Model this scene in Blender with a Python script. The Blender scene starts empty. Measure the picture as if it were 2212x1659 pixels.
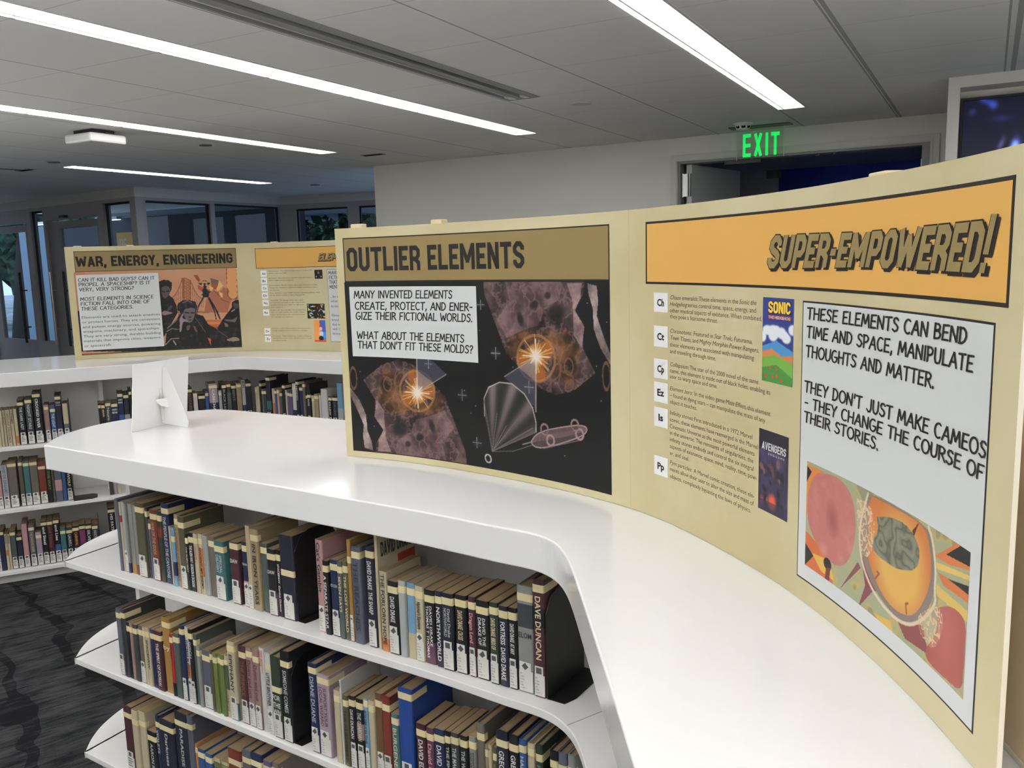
import bpy, math, random
import numpy as np
from mathutils import Matrix, Vector

random.seed(7)
W, H = 2212, 1659
SC = bpy.context.scene
COL = SC.collection

# ------------------------------------------------------------------ camera
F, PITCH, ROLL, YAW = 1851.8, 0.14617, 0.02692, 0.506
EYE = 1.64
cp, sp, cr, sr = math.cos(PITCH), math.sin(PITCH), math.cos(ROLL), math.sin(ROLL)
FWD = np.array([0, cp, -sp]); _R = np.array([1., 0, 0]); _D = np.array([0, -sp, -cp])
RIGHT = cr * _R + sr * _D
DOWN = -sr * _R + cr * _D
M3 = np.array([RIGHT, DOWN, FWD])
cam_data = bpy.data.cameras.new('camera')
cam_data.sensor_width = 36.0
cam_data.lens = F / W * 36.0
cam_data.clip_start = 0.02
cam = bpy.data.objects.new('camera', cam_data)
COL.objects.link(cam)
mw = Matrix.Identity(4)
for r in range(3):
    mw[r][0], mw[r][1], mw[r][2] = RIGHT[r], -DOWN[r], -FWD[r]
mw[0][3], mw[1][3], mw[2][3] = 0, 0, EYE
cam.matrix_world = mw
SC.camera = cam

# ------------------------------------------------------------------ world, exposure
world = bpy.data.worlds.new('world')
SC.world = world
world.use_nodes = True
bg = world.node_tree.nodes['Background']
bg.inputs[0].default_value = (0.34, 0.44, 0.60, 1)
bg.inputs[1].default_value = 3.0
SC.view_settings.view_transform = 'Standard'
SC.view_settings.look = 'None'
SC.view_settings.gamma = 1.0
SC.view_settings.use_curve_mapping = False
SC.view_settings.exposure = 0.0
LIGHT_POWER = 9.6
UP_POWER = 90.0


# ------------------------------------------------------------------ geometry of the view
def ray(x, y):
    return np.array([(x - W / 2) / F, (y - H / 2) / F, 1.0]) @ M3


def at(x, y, z):                      # point of height z (above the floor) seen at x, y
    d = ray(x, y)
    return d * ((z - EYE) / d[2]) + np.array([0, 0, EYE])


def proj(p):
    c = M3 @ (np.asarray(p, float) - np.array([0, 0, EYE]))
    return c[0] / c[2] * F + W / 2, c[1] / c[2] * F + H / 2


def hgt(x, y, p):                     # height above floor of pixel y over plan point p
    d = ray(x, y)
    return d[2] * math.hypot(p[0], p[1]) / math.hypot(d[0], d[1]) + EYE


def s2l(c):
    c = np.asarray(c, float) / 255.0
    return np.where(c <= 0.04045, c / 12.92, ((c + 0.055) / 1.055) ** 2.4)


# room axes: b to the side, a into the room
A1 = np.array([math.sin(YAW), math.cos(YAW)])
B1 = np.array([math.cos(YAW), -math.sin(YAW)])


def rm(b, a, z=None):
    p = b * B1 + a * A1
    return (p[0], p[1]) if z is None else (p[0], p[1], z)


def plane_hit(px, py, p0, d):         # vertical plane through p0 along d -> (distance along d, z)
    d = np.asarray(d) / np.hypot(*d)
    n = np.array([-d[1], d[0]])
    r = ray(px, py)
    s = (np.asarray(p0) @ n) / (r[:2] @ n)
    q = r * s
    return (q[:2] - p0) @ d, q[2] + EYE


def wall_hit(px, py, a):              # plane a = const -> (b, z)
    r = ray(px, py)
    q = r * (a / (r[:2] @ A1))
    return q[:2] @ B1, q[2] + EYE


# ------------------------------------------------------------------ materials
MATS = {}


def mat(name, rgb=(200, 200, 200), rough=0.5, metal=0.0, emit=0.0, spec=0.5, k=1.0, coat=0.0):
    if name in MATS:
        return MATS[name]
    m = bpy.data.materials.new(name)
    m.use_nodes = True
    b = m.node_tree.nodes['Principled BSDF']
    c = np.clip(s2l(rgb) * k, 0, 1)
    b.inputs['Base Color'].default_value = (*c, 1)
    b.inputs['Roughness'].default_value = rough
    b.inputs['Metallic'].default_value = metal
    b.inputs['Specular IOR Level'].default_value = spec
    if coat:
        b.inputs['Coat Weight'].default_value = coat
        b.inputs['Coat Roughness'].default_value = 0.06
    if emit:
        b.inputs['Emission Color'].default_value = (*c, 1)
        b.inputs['Emission Strength'].default_value = emit
    MATS[name] = m
    return m


def noise_mix(m, scale, c1, c2, lo=0.4, hi=0.6, detail=4, mapping=None, rough=None):
    nt = m.node_tree
    b = nt.nodes['Principled BSDF']
    tc = nt.nodes.new('ShaderNodeTexCoord')
    mp = nt.nodes.new('ShaderNodeMapping')
    if mapping:
        mp.inputs['Scale'].default_value = mapping[0]
        mp.inputs['Rotation'].default_value = mapping[1]
    nz = nt.nodes.new('ShaderNodeTexNoise')
    nz.inputs['Scale'].default_value = scale
    nz.inputs['Detail'].default_value = detail
    rp = nt.nodes.new('ShaderNodeValToRGB')
    rp.color_ramp.elements[0].position = lo
    rp.color_ramp.elements[1].position = hi
    rp.color_ramp.elements[0].color = (*s2l(c1), 1)
    rp.color_ramp.elements[1].color = (*s2l(c2), 1)
    nt.links.new(tc.outputs['Object'], mp.inputs['Vector'])
    nt.links.new(mp.outputs['Vector'], nz.inputs['Vector'])
    nt.links.new(nz.outputs['Fac'], rp.inputs['Fac'])
    nt.links.new(rp.outputs['Color'], b.inputs['Base Color'])
    return nt, tc, mp, nz, rp, b


def print_mat(name, rough=0.45, emit=0.0):         # printed picture: colours from a colour attribute
    if name in MATS:
        return MATS[name]
    m = bpy.data.materials.new(name)
    m.use_nodes = True
    b = m.node_tree.nodes['Principled BSDF']
    at_ = m.node_tree.nodes.new('ShaderNodeAttribute')
    at_.attribute_name = 'ink'
    m.node_tree.links.new(at_.outputs['Color'], b.inputs['Base Color'])
    b.inputs['Roughness'].default_value = rough
    b.inputs['Specular IOR Level'].default_value = 0.25
    if emit:
        m.node_tree.links.new(at_.outputs['Color'], b.inputs['Emission Color'])
        b.inputs['Emission Strength'].default_value = emit
    MATS[name] = m
    return m


def glass_mat(name, tint=(0.85, 0.9, 0.92)):
    if name in MATS:
        return MATS[name]
    m = bpy.data.materials.new(name)
    m.use_nodes = True
    nt = m.node_tree
    nt.nodes.clear()
    o = nt.nodes.new('ShaderNodeOutputMaterial')
    mx = nt.nodes.new('ShaderNodeMixShader')
    t = nt.nodes.new('ShaderNodeBsdfTransparent')
    g = nt.nodes.new('ShaderNodeBsdfGlossy')
    fr = nt.nodes.new('ShaderNodeFresnel')
    fr.inputs['IOR'].default_value = 1.45
    t.inputs['Color'].default_value = (*tint, 1)
    g.inputs['Roughness'].default_value = 0.02
    gm = nt.nodes.new('ShaderNodeNewGeometry')
    iv = nt.nodes.new('ShaderNodeMath')
    iv.operation = 'SUBTRACT'
    iv.inputs[0].default_value = 1.0
    ml = nt.nodes.new('ShaderNodeMath')
    ml.operation = 'MULTIPLY'
    nt.links.new(gm.outputs['Backfacing'], iv.inputs[1])
    nt.links.new(iv.outputs[0], ml.inputs[0])
    nt.links.new(fr.outputs[0], ml.inputs[1])
    nt.links.new(ml.outputs[0], mx.inputs[0])
    nt.links.new(t.outputs[0], mx.inputs[1])
    nt.links.new(g.outputs[0], mx.inputs[2])
    nt.links.new(mx.outputs[0], o.inputs[0])
    MATS[name] = m
    return m


# ------------------------------------------------------------------ mesh helpers
def new_mesh(name, V, Fc, mats, parent=None, smooth=False, midx=None, loc=None):
    me = bpy.data.meshes.new(name)
    me.from_pydata([tuple(map(float, v)) for v in V], [], [tuple(f) for f in Fc])
    if not isinstance(mats, (list, tuple)):
        mats = [mats]
    for m in mats:
        me.materials.append(m)
    if midx is not None:
        me.polygons.foreach_set('material_index', midx)
    if smooth:
        me.polygons.foreach_set('use_smooth', [True] * len(me.polygons))
    me.update()
    o = bpy.data.objects.new(name, me)
    COL.objects.link(o)
    if parent is not None:
        o.parent = parent
    if loc is not None:
        o.location = loc
    return o


def tag(o, label=None, cat=None, group=None, kind=None):
    if label:
        o['label'] = label
    if cat:
        o['category'] = cat
    if group:
        o['group'] = group
    if kind:
        o['kind'] = kind
    return o


def thing(name, label, cat, loc=(0, 0, 0), rz=0.0, group=None):
    o = bpy.data.objects.new(name, None)
    o.empty_display_size = 0.05
    COL.objects.link(o)
    o.location = loc
    o.rotation_euler = (0, 0, rz)
    return tag(o, label, cat, group)


class MB:
    """collects boxes, prisms and tubes for ONE mesh"""

    def __init__(self):
        self.V, self.F, self.I = [], [], []

    def add(self, V, Fc, mi=0):
        n = len(self.V)
        self.V += [tuple(v) for v in V]
        self.F += [tuple(i + n for i in f) for f in Fc]
        self.I += [mi] * len(Fc)
        return self

    def box(self, x0, x1, y0, y1, z0, z1, mi=0):
        V = [(x, y, z) for z in (z0, z1) for y in (y0, y1) for x in (x0, x1)]
        return self.add(V, [(0, 2, 3, 1), (4, 5, 7, 6), (0, 1, 5, 4), (2, 6, 7, 3), (0, 4, 6, 2), (1, 3, 7, 5)], mi)

    def prism(self, pts, z0, z1, mi=0, f=None):
        n = len(pts)
        V = [(p[0], p[1], z0) for p in pts] + [(p[0], p[1], z1) for p in pts]
        if f:
            V = [f(*v) for v in V]
        ar = sum(pts[i][0] * pts[(i + 1) % n][1] - pts[(i + 1) % n][0] * pts[i][1] for i in range(n))
        fc = [tuple(range(n, 2 * n)), tuple(range(n - 1, -1, -1))] + [(i, (i + 1) % n, n + (i + 1) % n, n + i) for i in range(n)]
        if ar < 0:
            fc = [tuple(reversed(q)) for q in fc]
        return self.add(V, fc, mi)

    def tube(self, p, q, r, n=12, r2=None, mi=0):
        p, q = Vector(p), Vector(q)
        r2 = r if r2 is None else r2
        d = (q - p).normalized()
        e = d.orthogonal().normalized()
        g = d.cross(e)
        V = [p + (e * math.cos(t) + g * math.sin(t)) * r for t in [2 * math.pi * i / n for i in range(n)]]
        V += [q + (e * math.cos(t) + g * math.sin(t)) * r2 for t in [2 * math.pi * i / n for i in range(n)]]
        return self.add(V, [tuple(range(n - 1, -1, -1)), tuple(range(n, 2 * n))] + [(i, (i + 1) % n, n + (i + 1) % n, n + i) for i in range(n)], mi)

    def build(self, name, mats, parent=None, smooth=False, loc=None, bevel=0.0, rz=None):
        o = new_mesh(name, self.V, self.F, mats, parent, smooth, self.I, loc)
        if rz is not None:
            o.rotation_euler = (0, 0, rz)
        if bevel:
            b = o.modifiers.new('bevel', 'BEVEL')
            b.width = bevel
            b.segments = 2
            b.limit_method = 'ANGLE'
            b.angle_limit = math.radians(50)
        return o


RZ = -YAW                              # rotation that turns local x, y into room axes b, a


def room_box(name, m, b0, b1, a0, a1, z0, z1, parent=None, kind=None, bevel=0.0):
    o = MB().box(b0, b1, a0, a1, z0, z1).build(name, m, parent, bevel=bevel)
    if parent is None:
        o.rotation_euler = (0, 0, RZ)
    if kind:
        o['kind'] = kind
    return o


# ------------------------------------------------------------------ lettering
def strip(P, t, closed=False):
    """thick polyline with mitred joins (sharp corners are lapped) -> verts, faces"""
    P = [np.array(p, float) for p in P]
    Q = [P[0]]
    for p in P[1:]:
        if np.hypot(*(p - Q[-1])) > 1e-6:
            Q.append(p)
    P = Q
    if not closed:
        for i in range(1, len(P) - 1):
            a, b = P[i] - P[i - 1], P[i + 1] - P[i]
            a, b = a / np.hypot(*a), b / np.hypot(*b)
            if a @ b < -.1:
                V, Fc = strip(P[:i] + [P[i] + a * t * .15], t)
                V2, F2 = strip([P[i] - b * t * .15] + P[i + 1:], t)
                return V + V2, Fc + [tuple(k + len(V) for k in f) for f in F2]
    n = len(P)
    V, Fc = [], []
    for i in range(n):
        if closed:
            a, b = P[i] - P[i - 1], P[(i + 1) % n] - P[i]
        else:
            a = P[i] - P[i - 1] if i > 0 else P[1] - P[0]
            b = P[i + 1] - P[i] if i < n - 1 else P[-1] - P[-2]
        a = a / np.hypot(*a)
        b = b / np.hypot(*b)
        na, nb = np.array([-a[1], a[0]]), np.array([-b[1], b[0]])
        m = na + nb
        l = np.hypot(*m)
        m = nb if l < 0.3 else m / l
        k = t / 2 / max(0.5, m @ nb)
        V += [P[i] + m * k, P[i] - m * k]
    for i in range(n if closed else n - 1):
        j = (i + 1) % n
        Fc.append((2 * i, 2 * i + 1, 2 * j + 1, 2 * j))
    return V, Fc


def arc(cx, cy, rx, ry, a0, a1, n=9):
    return [(cx + rx * math.cos(math.radians(a0 + (a1 - a0) * i / n)), cy + ry * math.sin(math.radians(a0 + (a1 - a0) * i / n))) for i in range(n + 1)]


BLOCK = {   # width, open strokes, closed strokes ; angular poster capitals
    'O': (.6, [], [[(.1, .22), (.22, .1), (.38, .1), (.5, .22), (.5, .78), (.38, .9), (.22, .9), (.1, .78)]]),
    'U': (.6, [[(.1, 1), (.1, .22), (.22, .1), (.38, .1), (.5, .22), (.5, 1)]], []),
    'T': (.6, [[(0, .9), (.6, .9)], [(.3, .9), (.3, 0)]], []),
    'L': (.54, [[(.1, 1), (.1, .1), (.54, .1)]], []),
    'I': (.2, [[(.1, 1), (.1, 0)]], []),
    'E': (.54, [[(.54, .9), (.1, .9), (.1, .1), (.54, .1)], [(.1, .5), (.46, .5)]], []),
    'F': (.52, [[(.52, .9), (.1, .9), (.1, 0)], [(.1, .48), (.46, .48)]], []),
    'R': (.6, [[(.1, 0), (.1, .9), (.38, .9), (.5, .78), (.5, .6), (.38, .46), (.1, .46)], [(.3, .46), (.5, .3), (.5, 0)]], []),
    'M': (.82, [[(.1, 0), (.1, 1)], [(.12, .93), (.41, .3), (.7, .93)], [(.72, 1), (.72, 0)]], []),
    'N': (.62, [[(.1, 0), (.1, 1)], [(.13, .9), (.49, .1)], [(.52, 0), (.52, 1)]], []),
    'S': (.6, [[(.5, .68), (.5, .78), (.38, .9), (.22, .9), (.1, .78), (.1, .64), (.2, .54), (.4, .46), (.5, .36), (.5, .22), (.38, .1), (.22, .1), (.1, .22), (.1, .32)]], []),
    'W': (.92, [[(.08, 1), (.26, .08), (.46, .8), (.66, .08), (.84, 1)]], []),
    'A': (.62, [[(.08, 0), (.31, .95), (.54, 0)], [(.16, .27), (.46, .27)]], []),
    'G': (.6, [[(.5, .68), (.5, .78), (.38, .9), (.22, .9), (.1, .78), (.1, .22), (.22, .1), (.38, .1), (.5, .22), (.5, .5), (.3, .5)]], []),
    'Y': (.6, [[(.07, 1), (.3, .45), (.53, 1)], [(.3, .5), (.3, 0)]], []),
    'P': (.58, [[(.1, 0), (.1, .9), (.38, .9), (.48, .78), (.48, .54), (.38, .42), (.1, .42)]], []),
    'D': (.6, [], [[(.1, .1), (.36, .1), (.5, .24), (.5, .76), (.36, .9), (.1, .9)]]),
    'X': (.6, [[(.09, 1), (.51, 0)], [(.51, 1), (.09, 0)]], []),
    'K': (.6, [[(.1, 1), (.1, 0)], [(.5, 1), (.5, .8), (.12, .5)], [(.2, .52), (.5, .24), (.5, 0)]], []),
    'V': (.6, [[(.07, 1), (.3, .06), (.53, 1)]], []),
    'C': (.58, [[(.5, .68), (.5, .78), (.38, .9), (.22, .9), (.1, .78), (.1, .22), (.22, .1), (.38, .1), (.5, .22), (.5, .32)]], []),
    ',': (.24, [[(.12, .2), (.12, .02), (.04, -.14)]], []),
    '-': (.34, [[(.03, .45), (.3, .45)]], []),
    '!': (.26, [[(.14, 1.1), (.11, .36)], [(.1, .2), (.1, 0)]], []),
    ' ': (.26, [], []),
}
COMIC = {   # hand lettered capitals
    'A': (.66, [[(0, 0), (.36, 1), (.62, 0)], [(.13, .36), (.54, .34)]]),
    'B': (.56, [[(.04, 0), (.04, 1), (.34, .98), (.47, .84), (.42, .64), (.06, .53)], [(.06, .53), (.4, .5), (.53, .3), (.46, .1), (.3, .02), (.04, 0)]]),
    'C': (.58, [arc(.34, .5, .32, .5, 55, 305, 12)]),
    'D': (.6, [[(.05, 0), (.05, 1)], [(.0, .99), (.3, .97), (.5, .76), (.55, .48), (.45, .18), (.25, .02), (.0, 0)]]),
    'E': (.54, [[(.52, 1), (.07, .97), (.05, .02), (.52, .03)], [(.06, .52), (.44, .53)]]),
    'F': (.52, [[(.52, 1), (.07, .97), (.05, 0)], [(.06, .52), (.42, .53)]]),
    'G': (.64, [arc(.34, .5, .32, .5, 60, 330, 12) + [(.62, .45), (.36, .45)]]),
    'H': (.62, [[(.05, 1), (.05, 0)], [(.57, 1), (.55, 0)], [(.05, .52), (.56, .52)]]),
    'I': (.16, [[(.08, 1), (.08, 0)]]),
    'J': (.48, [[(.42, 1), (.42, .25), (.34, .04), (.18, 0), (.02, .18)]]),
    'K': (.58, [[(.05, 1), (.05, 0)], [(.54, 1), (.08, .44)], [(.2, .56), (.58, 0)]]),
    'L': (.5, [[(.06, 1), (.05, .02), (.5, .03)]]),
    'M': (.78, [[(.02, 0), (.12, 1), (.38, .22), (.64, 1), (.76, 0)]]),
    'N': (.64, [[(.04, 0), (.05, 1), (.56, 0), (.58, 1)]]),
    'O': (.7, [arc(.35, .5, .33, .5, 100, 460, 16)]),
    'P': (.54, [[(.06, 0), (.05, 1)], [(.0, .99), (.34, .98), (.5, .8), (.46, .58), (.3, .46), (.06, .44)]]),
    'Q': (.7, [arc(.35, .5, .33, .5, 100, 460, 16), [(.4, .25), (.68, -.04)]]),
    'R': (.58, [[(.06, 0), (.05, 1)], [(.0, .99), (.34, .98), (.5, .82), (.46, .62), (.3, .52), (.06, .48)], [(.24, .5), (.58, 0)]]),
    'S': (.54, [[(.5, .86), (.36, .99), (.18, .97), (.08, .8), (.15, .62), (.38, .48), (.5, .3), (.42, .08), (.22, 0), (.02, .14)]]),
    'T': (.58, [[(0, .97), (.58, 1)], [(.28, .98), (.28, 0)]]),
    'U': (.6, [[(.05, 1), (.05, .3), (.14, .06), (.3, 0), (.46, .08), (.54, .3), (.55, 1)]]),
    'V': (.6, [[(.02, 1), (.28, 0), (.58, 1)]]),
    'W': (.86, [[(.02, 1), (.2, 0), (.42, .72), (.62, 0), (.84, 1)]]),
    'X': (.6, [[(.03, 1), (.57, 0)], [(.57, 1), (.03, 0)]]),
    'Y': (.58, [[(.02, 1), (.28, .5), (.56, 1)], [(.28, .52), (.24, 0)]]),
    'Z': (.56, [[(.03, .98), (.54, 1), (.03, .02), (.56, .03)]]),
    ',': (.2, [[(.12, .14), (.04, -.16)]]), '.': (.16, [[(.06, .1), (.08, 0)]]), "'": (.16, [[(.1, 1.04), (.05, .72)]]),
    '-': (.4, [[(.05, .46), (.36, .47)]]), '?': (.5, [[(.04, .8), (.16, .98), (.34, .98), (.45, .8), (.38, .6), (.22, .48), (.2, .3)], [(.19, .1), (.2, 0)]]),
    ' ': (.3, []),
}


def stroke_text(s, font, t, gap, shear=0.0, taper=0.0, small=False):
    """-> verts (x 0..width, cap height 1), faces, width"""
    V, Fc, x = [], [], 0.0
    for i, ch in enumerate(s):
        g = font[ch]
        w, op = g[0], g[1]
        cl = g[2] if len(g) > 2 else []
        for P, c in [(p, False) for p in op] + [(p, True) for p in cl]:
            v, f = strip(P, t, c)
            n = len(V)
            V += [(x + a[0] + shear * a[1], a[1]) for a in v]
            Fc += [tuple(k + n for k in q) for q in f]
            if not c and font is COMIC:      # round pen ends
                for e in (P[0], P[-1]):
                    n = len(V)
                    V += [(x + e[0] + t / 2 * math.cos(k * math.pi / 4) + shear * e[1], e[1] + t / 2 * math.sin(k * math.pi / 4)) for k in range(8)]
                    Fc.append(tuple(range(n, n + 8)))
        x += w + gap
    return np.array(V), Fc, x - gap


_TXT = {}


def font_text(s, bold=0.0):
    """plain type -> verts with capital height 1, faces, width"""
    key = (s, bold)
    if key in _TXT:
        return _TXT[key]
    cu = bpy.data.curves.new('lettering', 'FONT')
    cu.body = s
    cu.offset = bold
    cu.resolution_u = 2
    cu.fill_mode = 'FRONT'
    ob = bpy.data.objects.new('lettering', cu)
    me = bpy.data.meshes.new_from_object(ob)
    V = np.array([v.co[:2] for v in me.vertices]) if len(me.vertices) else np.zeros((0, 2))
    Fc = [tuple(p.vertices) for p in me.polygons]
    bpy.data.objects.remove(ob)
    bpy.data.curves.remove(cu)
    bpy.data.meshes.remove(me)
    if len(V):
        x0 = V[:, 0].min()
        V = (V - [x0, 0]) / 0.729
        w = V[:, 0].max()
    else:
        w = 0.0
    _TXT[key] = (V, Fc, w)
    return _TXT[key]


def styled_text(s, bold=0.0):
    """*italic* pieces inside plain type"""
    V, Fc, x = [], [], 0.0
    for i, seg in enumerate(s.split('*')):
        if not seg:
            continue
        lead = len(seg) - len(seg.lstrip())
        x += 0.36 * lead
        if seg.strip():
            v, f, w = font_text(seg.strip(), bold)
            n = len(V)
            sh = 0.22 if i % 2 else 0.0
            V += [(x + a[0] + sh * a[1], a[1]) for a in v]
            Fc += [tuple(k + n for k in q) for q in f]
            x += w
        x += 0.36 * (len(seg) - len(seg.rstrip())) if seg.strip() else 0
    return np.array(V), Fc, x


# ------------------------------------------------------------------ painting (for printed pictures)
def value_noise(h, w, cells, seed):
    r = np.random.RandomState(seed)
    ch, cw = max(2, int(cells)), max(2, int(cells * w / h))
    g = r.rand(ch + 1, cw + 1)
    y = np.linspace(0, ch - 1e-6, h)
    x = np.linspace(0, cw - 1e-6, w)
    yi, xi = y.astype(int), x.astype(int)
    fy, fx = y - yi, x - xi
    fy, fx = (fy * fy * (3 - 2 * fy))[:, None], (fx * fx * (3 - 2 * fx))[None]
    a, b = g[yi][:, xi], g[yi][:, xi + 1]
    c, d = g[yi + 1][:, xi], g[yi + 1][:, xi + 1]
    return (a * (1 - fx) + b * fx) * (1 - fy) + (c * (1 - fx) + d * fx) * fy


def fbm(h, w, cells, seed, octv=4):
    o, amp, tot = 0, 1.0, 0
    for i in range(octv):
        o = o + amp * value_noise(h, w, cells * 2 ** i, seed + i)
        tot += amp
        amp *= 0.55
    return o / tot


class Canvas:
    def __init__(self, w, h, asp, base):
        self.w, self.h, self.asp = w, h, asp
        self.c = np.zeros((h, w, 3)) + np.array(base, float)
        self.x, self.y = np.meshgrid(np.linspace(0, asp, w), np.linspace(0, 1, h))   # y up

    def put(self, m, col):
        m = np.clip(m, 0, 1)[..., None]
        self.c = self.c * (1 - m) + np.array(col, float) * m

    def poly_mask(self, P):
        m = np.zeros((self.h, self.w), bool)
        n = len(P)
        for i in range(n):
            (x0, y0), (x1, y1) = P[i], P[(i + 1) % n]
            if y0 == y1:
                continue
            c = ((y0 > self.y) != (y1 > self.y)) & (self.x < (x1 - x0) * (self.y - y0) / (y1 - y0) + x0)
            m ^= c
        return m

    def poly(self, P, col, a=1.0):
        self.put(self.poly_mask(P) * a, col)
        return self

    def ell_d(self, cx, cy, rx, ry, rot=0.0):
        c, s = math.cos(rot), math.sin(rot)
        dx, dy = self.x - cx, self.y - cy
        return np.sqrt(((dx * c + dy * s) / rx) ** 2 + ((-dx * s + dy * c) / ry) ** 2)

    def ell(self, cx, cy, rx, ry, col, rot=0.0, a=1.0, soft=0.0):
        d = self.ell_d(cx, cy, rx, ry, rot)
        self.put((d < 1) * a if soft == 0 else np.clip((1 - d) / soft, 0, 1) * a, col)
        return self

    def ring(self, cx, cy, rx, ry, wd, col, rot=0.0, a=1.0):
        d = self.ell_d(cx, cy, rx, ry, rot)
        self.put((np.abs(d - 1) < wd) * a, col)
        return self

    def line(self, P, wd, col, a=1.0, soft=True):
        for (x0, y0), (x1, y1) in zip(P[:-1], P[1:]):
            dx, dy = x1 - x0, y1 - y0
            l2 = dx * dx + dy * dy + 1e-12
            t = np.clip(((self.x - x0) * dx + (self.y - y0) * dy) / l2, 0, 1)
            d = np.hypot(self.x - x0 - t * dx, self.y - y0 - t * dy)
            self.put(np.clip((wd - d) / (wd * 0.5), 0, 1) * a, col)
        return self


def grid_print(name, cv, fmap, mt, parent, gain=1.35):
    """picture mesh: fmap(fx 0..1, fy 0..1) -> world point"""
    h, w = cv.h, cv.w
    fx, fy = np.meshgrid(np.linspace(0, 1, w), np.linspace(0, 1, h))
    V = fmap(fx.ravel(), fy.ravel())
    idx = np.arange(h * w).reshape(h, w)
    Fc = np.stack([idx[:-1, :-1], idx[:-1, 1:], idx[1:, 1:], idx[1:, :-1]], -1).reshape(-1, 4)
    me = bpy.data.meshes.new(name)
    me.vertices.add(len(V))
    me.vertices.foreach_set('co', np.asarray(V, np.float32).ravel())
    me.loops.add(Fc.size)
    me.loops.foreach_set('vertex_index', Fc.ravel().astype(np.int32))
    me.polygons.add(len(Fc))
    me.polygons.foreach_set('loop_start', np.arange(0, Fc.size, 4, dtype=np.int32))
    me.polygons.foreach_set('use_smooth', np.ones(len(Fc), bool))
    me.update(calc_edges=True)
    at_ = me.color_attributes.new('ink', 'FLOAT_COLOR', 'POINT')
    lin = np.clip(s2l(np.clip(cv.c, 0, 255)) * gain, 0, 1).reshape(-1, 3)
    at_.data.foreach_set('color', np.c_[lin, np.ones(len(lin))].astype(np.float32).ravel())
    me.materials.append(mt)
    o = bpy.data.objects.new(name, me)
    COL.objects.link(o)
    o.parent = parent
    return o


# ------------------------------------------------------------------ curves in plan
def spline(P, n=400):
    P = np.array(P, float)
    t = np.r_[0, np.cumsum(np.hypot(*np.diff(P, axis=0).T))]
    m = len(t)
    h = np.diff(t)

    def nat(y):
        Am = np.zeros((m, m))
        b = np.zeros(m)
        Am[0, 0] = Am[-1, -1] = 1
        for i in range(1, m - 1):
            Am[i, i - 1], Am[i, i], Am[i, i + 1] = h[i - 1], 2 * (h[i - 1] + h[i]), h[i]
            b[i] = 6 * ((y[i + 1] - y[i]) / h[i] - (y[i] - y[i - 1]) / h[i - 1])
        K = np.linalg.solve(Am, b)

        def f(x):
            i = np.clip(np.searchsorted(t, x) - 1, 0, m - 2)
            a, c = (t[i + 1] - x) / h[i], (x - t[i]) / h[i]
            return a * y[i] + c * y[i + 1] + ((a ** 3 - a) * K[i] + (c ** 3 - c) * K[i + 1]) * h[i] ** 2 / 6
        return f
    s = np.linspace(0, t[-1], n)
    C = np.c_[nat(P[:, 0])(s), nat(P[:, 1])(s)]
    u = np.r_[0, np.cumsum(np.hypot(*np.diff(C, axis=0).T))]
    return C, u


def chaikin(P, k=2):
    P = [np.array(p, float) for p in P]
    for _ in range(k):
        Q = [P[0]]
        for a, b in zip(P[:-1], P[1:]):
            Q += [a * .75 + b * .25, a * .25 + b * .75]
        P = Q + [P[-1]]
    return P


def fillet(a, c, b, r0, n=12):
    """rounded corner at c, from r0 before c to r0 after it"""
    a, c, b = map(lambda p: np.array(p, float), (a, c, b))
    p = c + (a - c) / np.hypot(*(a - c)) * r0
    q = c + (b - c) / np.hypot(*(b - c)) * r0
    return [(1 - t) ** 2 * p + 2 * t * (1 - t) * c + t * t * q for t in np.linspace(0, 1, n)]


def inset(P, d):
    """move an outline inwards by d (counter-clockwise outline)"""
    P = [np.array(p, float) for p in P]
    n = len(P)
    ar = sum(P[i][0] * P[(i + 1) % n][1] - P[(i + 1) % n][0] * P[i][1] for i in range(n))
    s = 1 if ar > 0 else -1
    out = []
    for i in range(n):
        a, b = P[i] - P[i - 1], P[(i + 1) % n] - P[i]
        a, b = a / max(1e-9, np.hypot(*a)), b / max(1e-9, np.hypot(*b))
        m = np.array([-a[1], a[0]]) + np.array([-b[1], b[0]])
        l = np.hypot(*m)
        m = np.array([-b[1], b[0]]) if l < .3 else m / l
        out.append(P[i] + s * m * d / max(.4, abs(m @ np.array([-b[1], b[0]]))))
    return out

# ================================================================== THE ROOM
CEIL = EYE + 0.87
AW = 6.53                               # distance of the back wall along a
M_wall = mat('white wall paint', (236, 233, 226), 0.6)
M_white = mat('white satin paint', (228, 226, 222), 0.4)
M_lam = mat('glossy white laminate', (240, 239, 238), 0.10, spec=0.5)
M_shelf = mat('white shelf laminate', (232, 230, 227), 0.32)
M_steel = mat('brushed steel', (190, 190, 190), 0.3, 1.0)
M_black = mat('matt black metal', (16, 16, 17), 0.45)
M_dark = mat('dark slot', (5, 5, 5), 1.0, spec=0.0)
M_frame = mat('grey anodised frame', (150, 147, 148), 0.45)
M_gasket = mat('black gasket', (14, 15, 17), 0.6)
M_glass = glass_mat('clear pane')
M_carpet = mat('charcoal loop carpet', (40, 40, 42), 0.95, spec=0.1)
_g0, _g1 = at(0, 1420, 0), at(230, 1360, 0)
CARPET_ROT = -math.atan2(_g1[1] - _g0[1], _g1[0] - _g0[0]) - (-RZ)
nt, tc, mp, nz, rp, bs = noise_mix(M_carpet, 1.0, (22, 22, 24), (70, 70, 71), 0.40, 0.66, 8, ((5.5, 42.0, 1), (0, 0, 0)))
mp.vector_type = 'POINT'
nz.inputs['Roughness'].default_value = 0.66
nz.inputs['Distortion'].default_value = 0.5
_rot = nt.nodes.new('ShaderNodeMapping')
_rot.inputs['Rotation'].default_value = (0, 0, CARPET_ROT)
nt.links.new(tc.outputs['Object'], _rot.inputs['Vector'])
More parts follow.
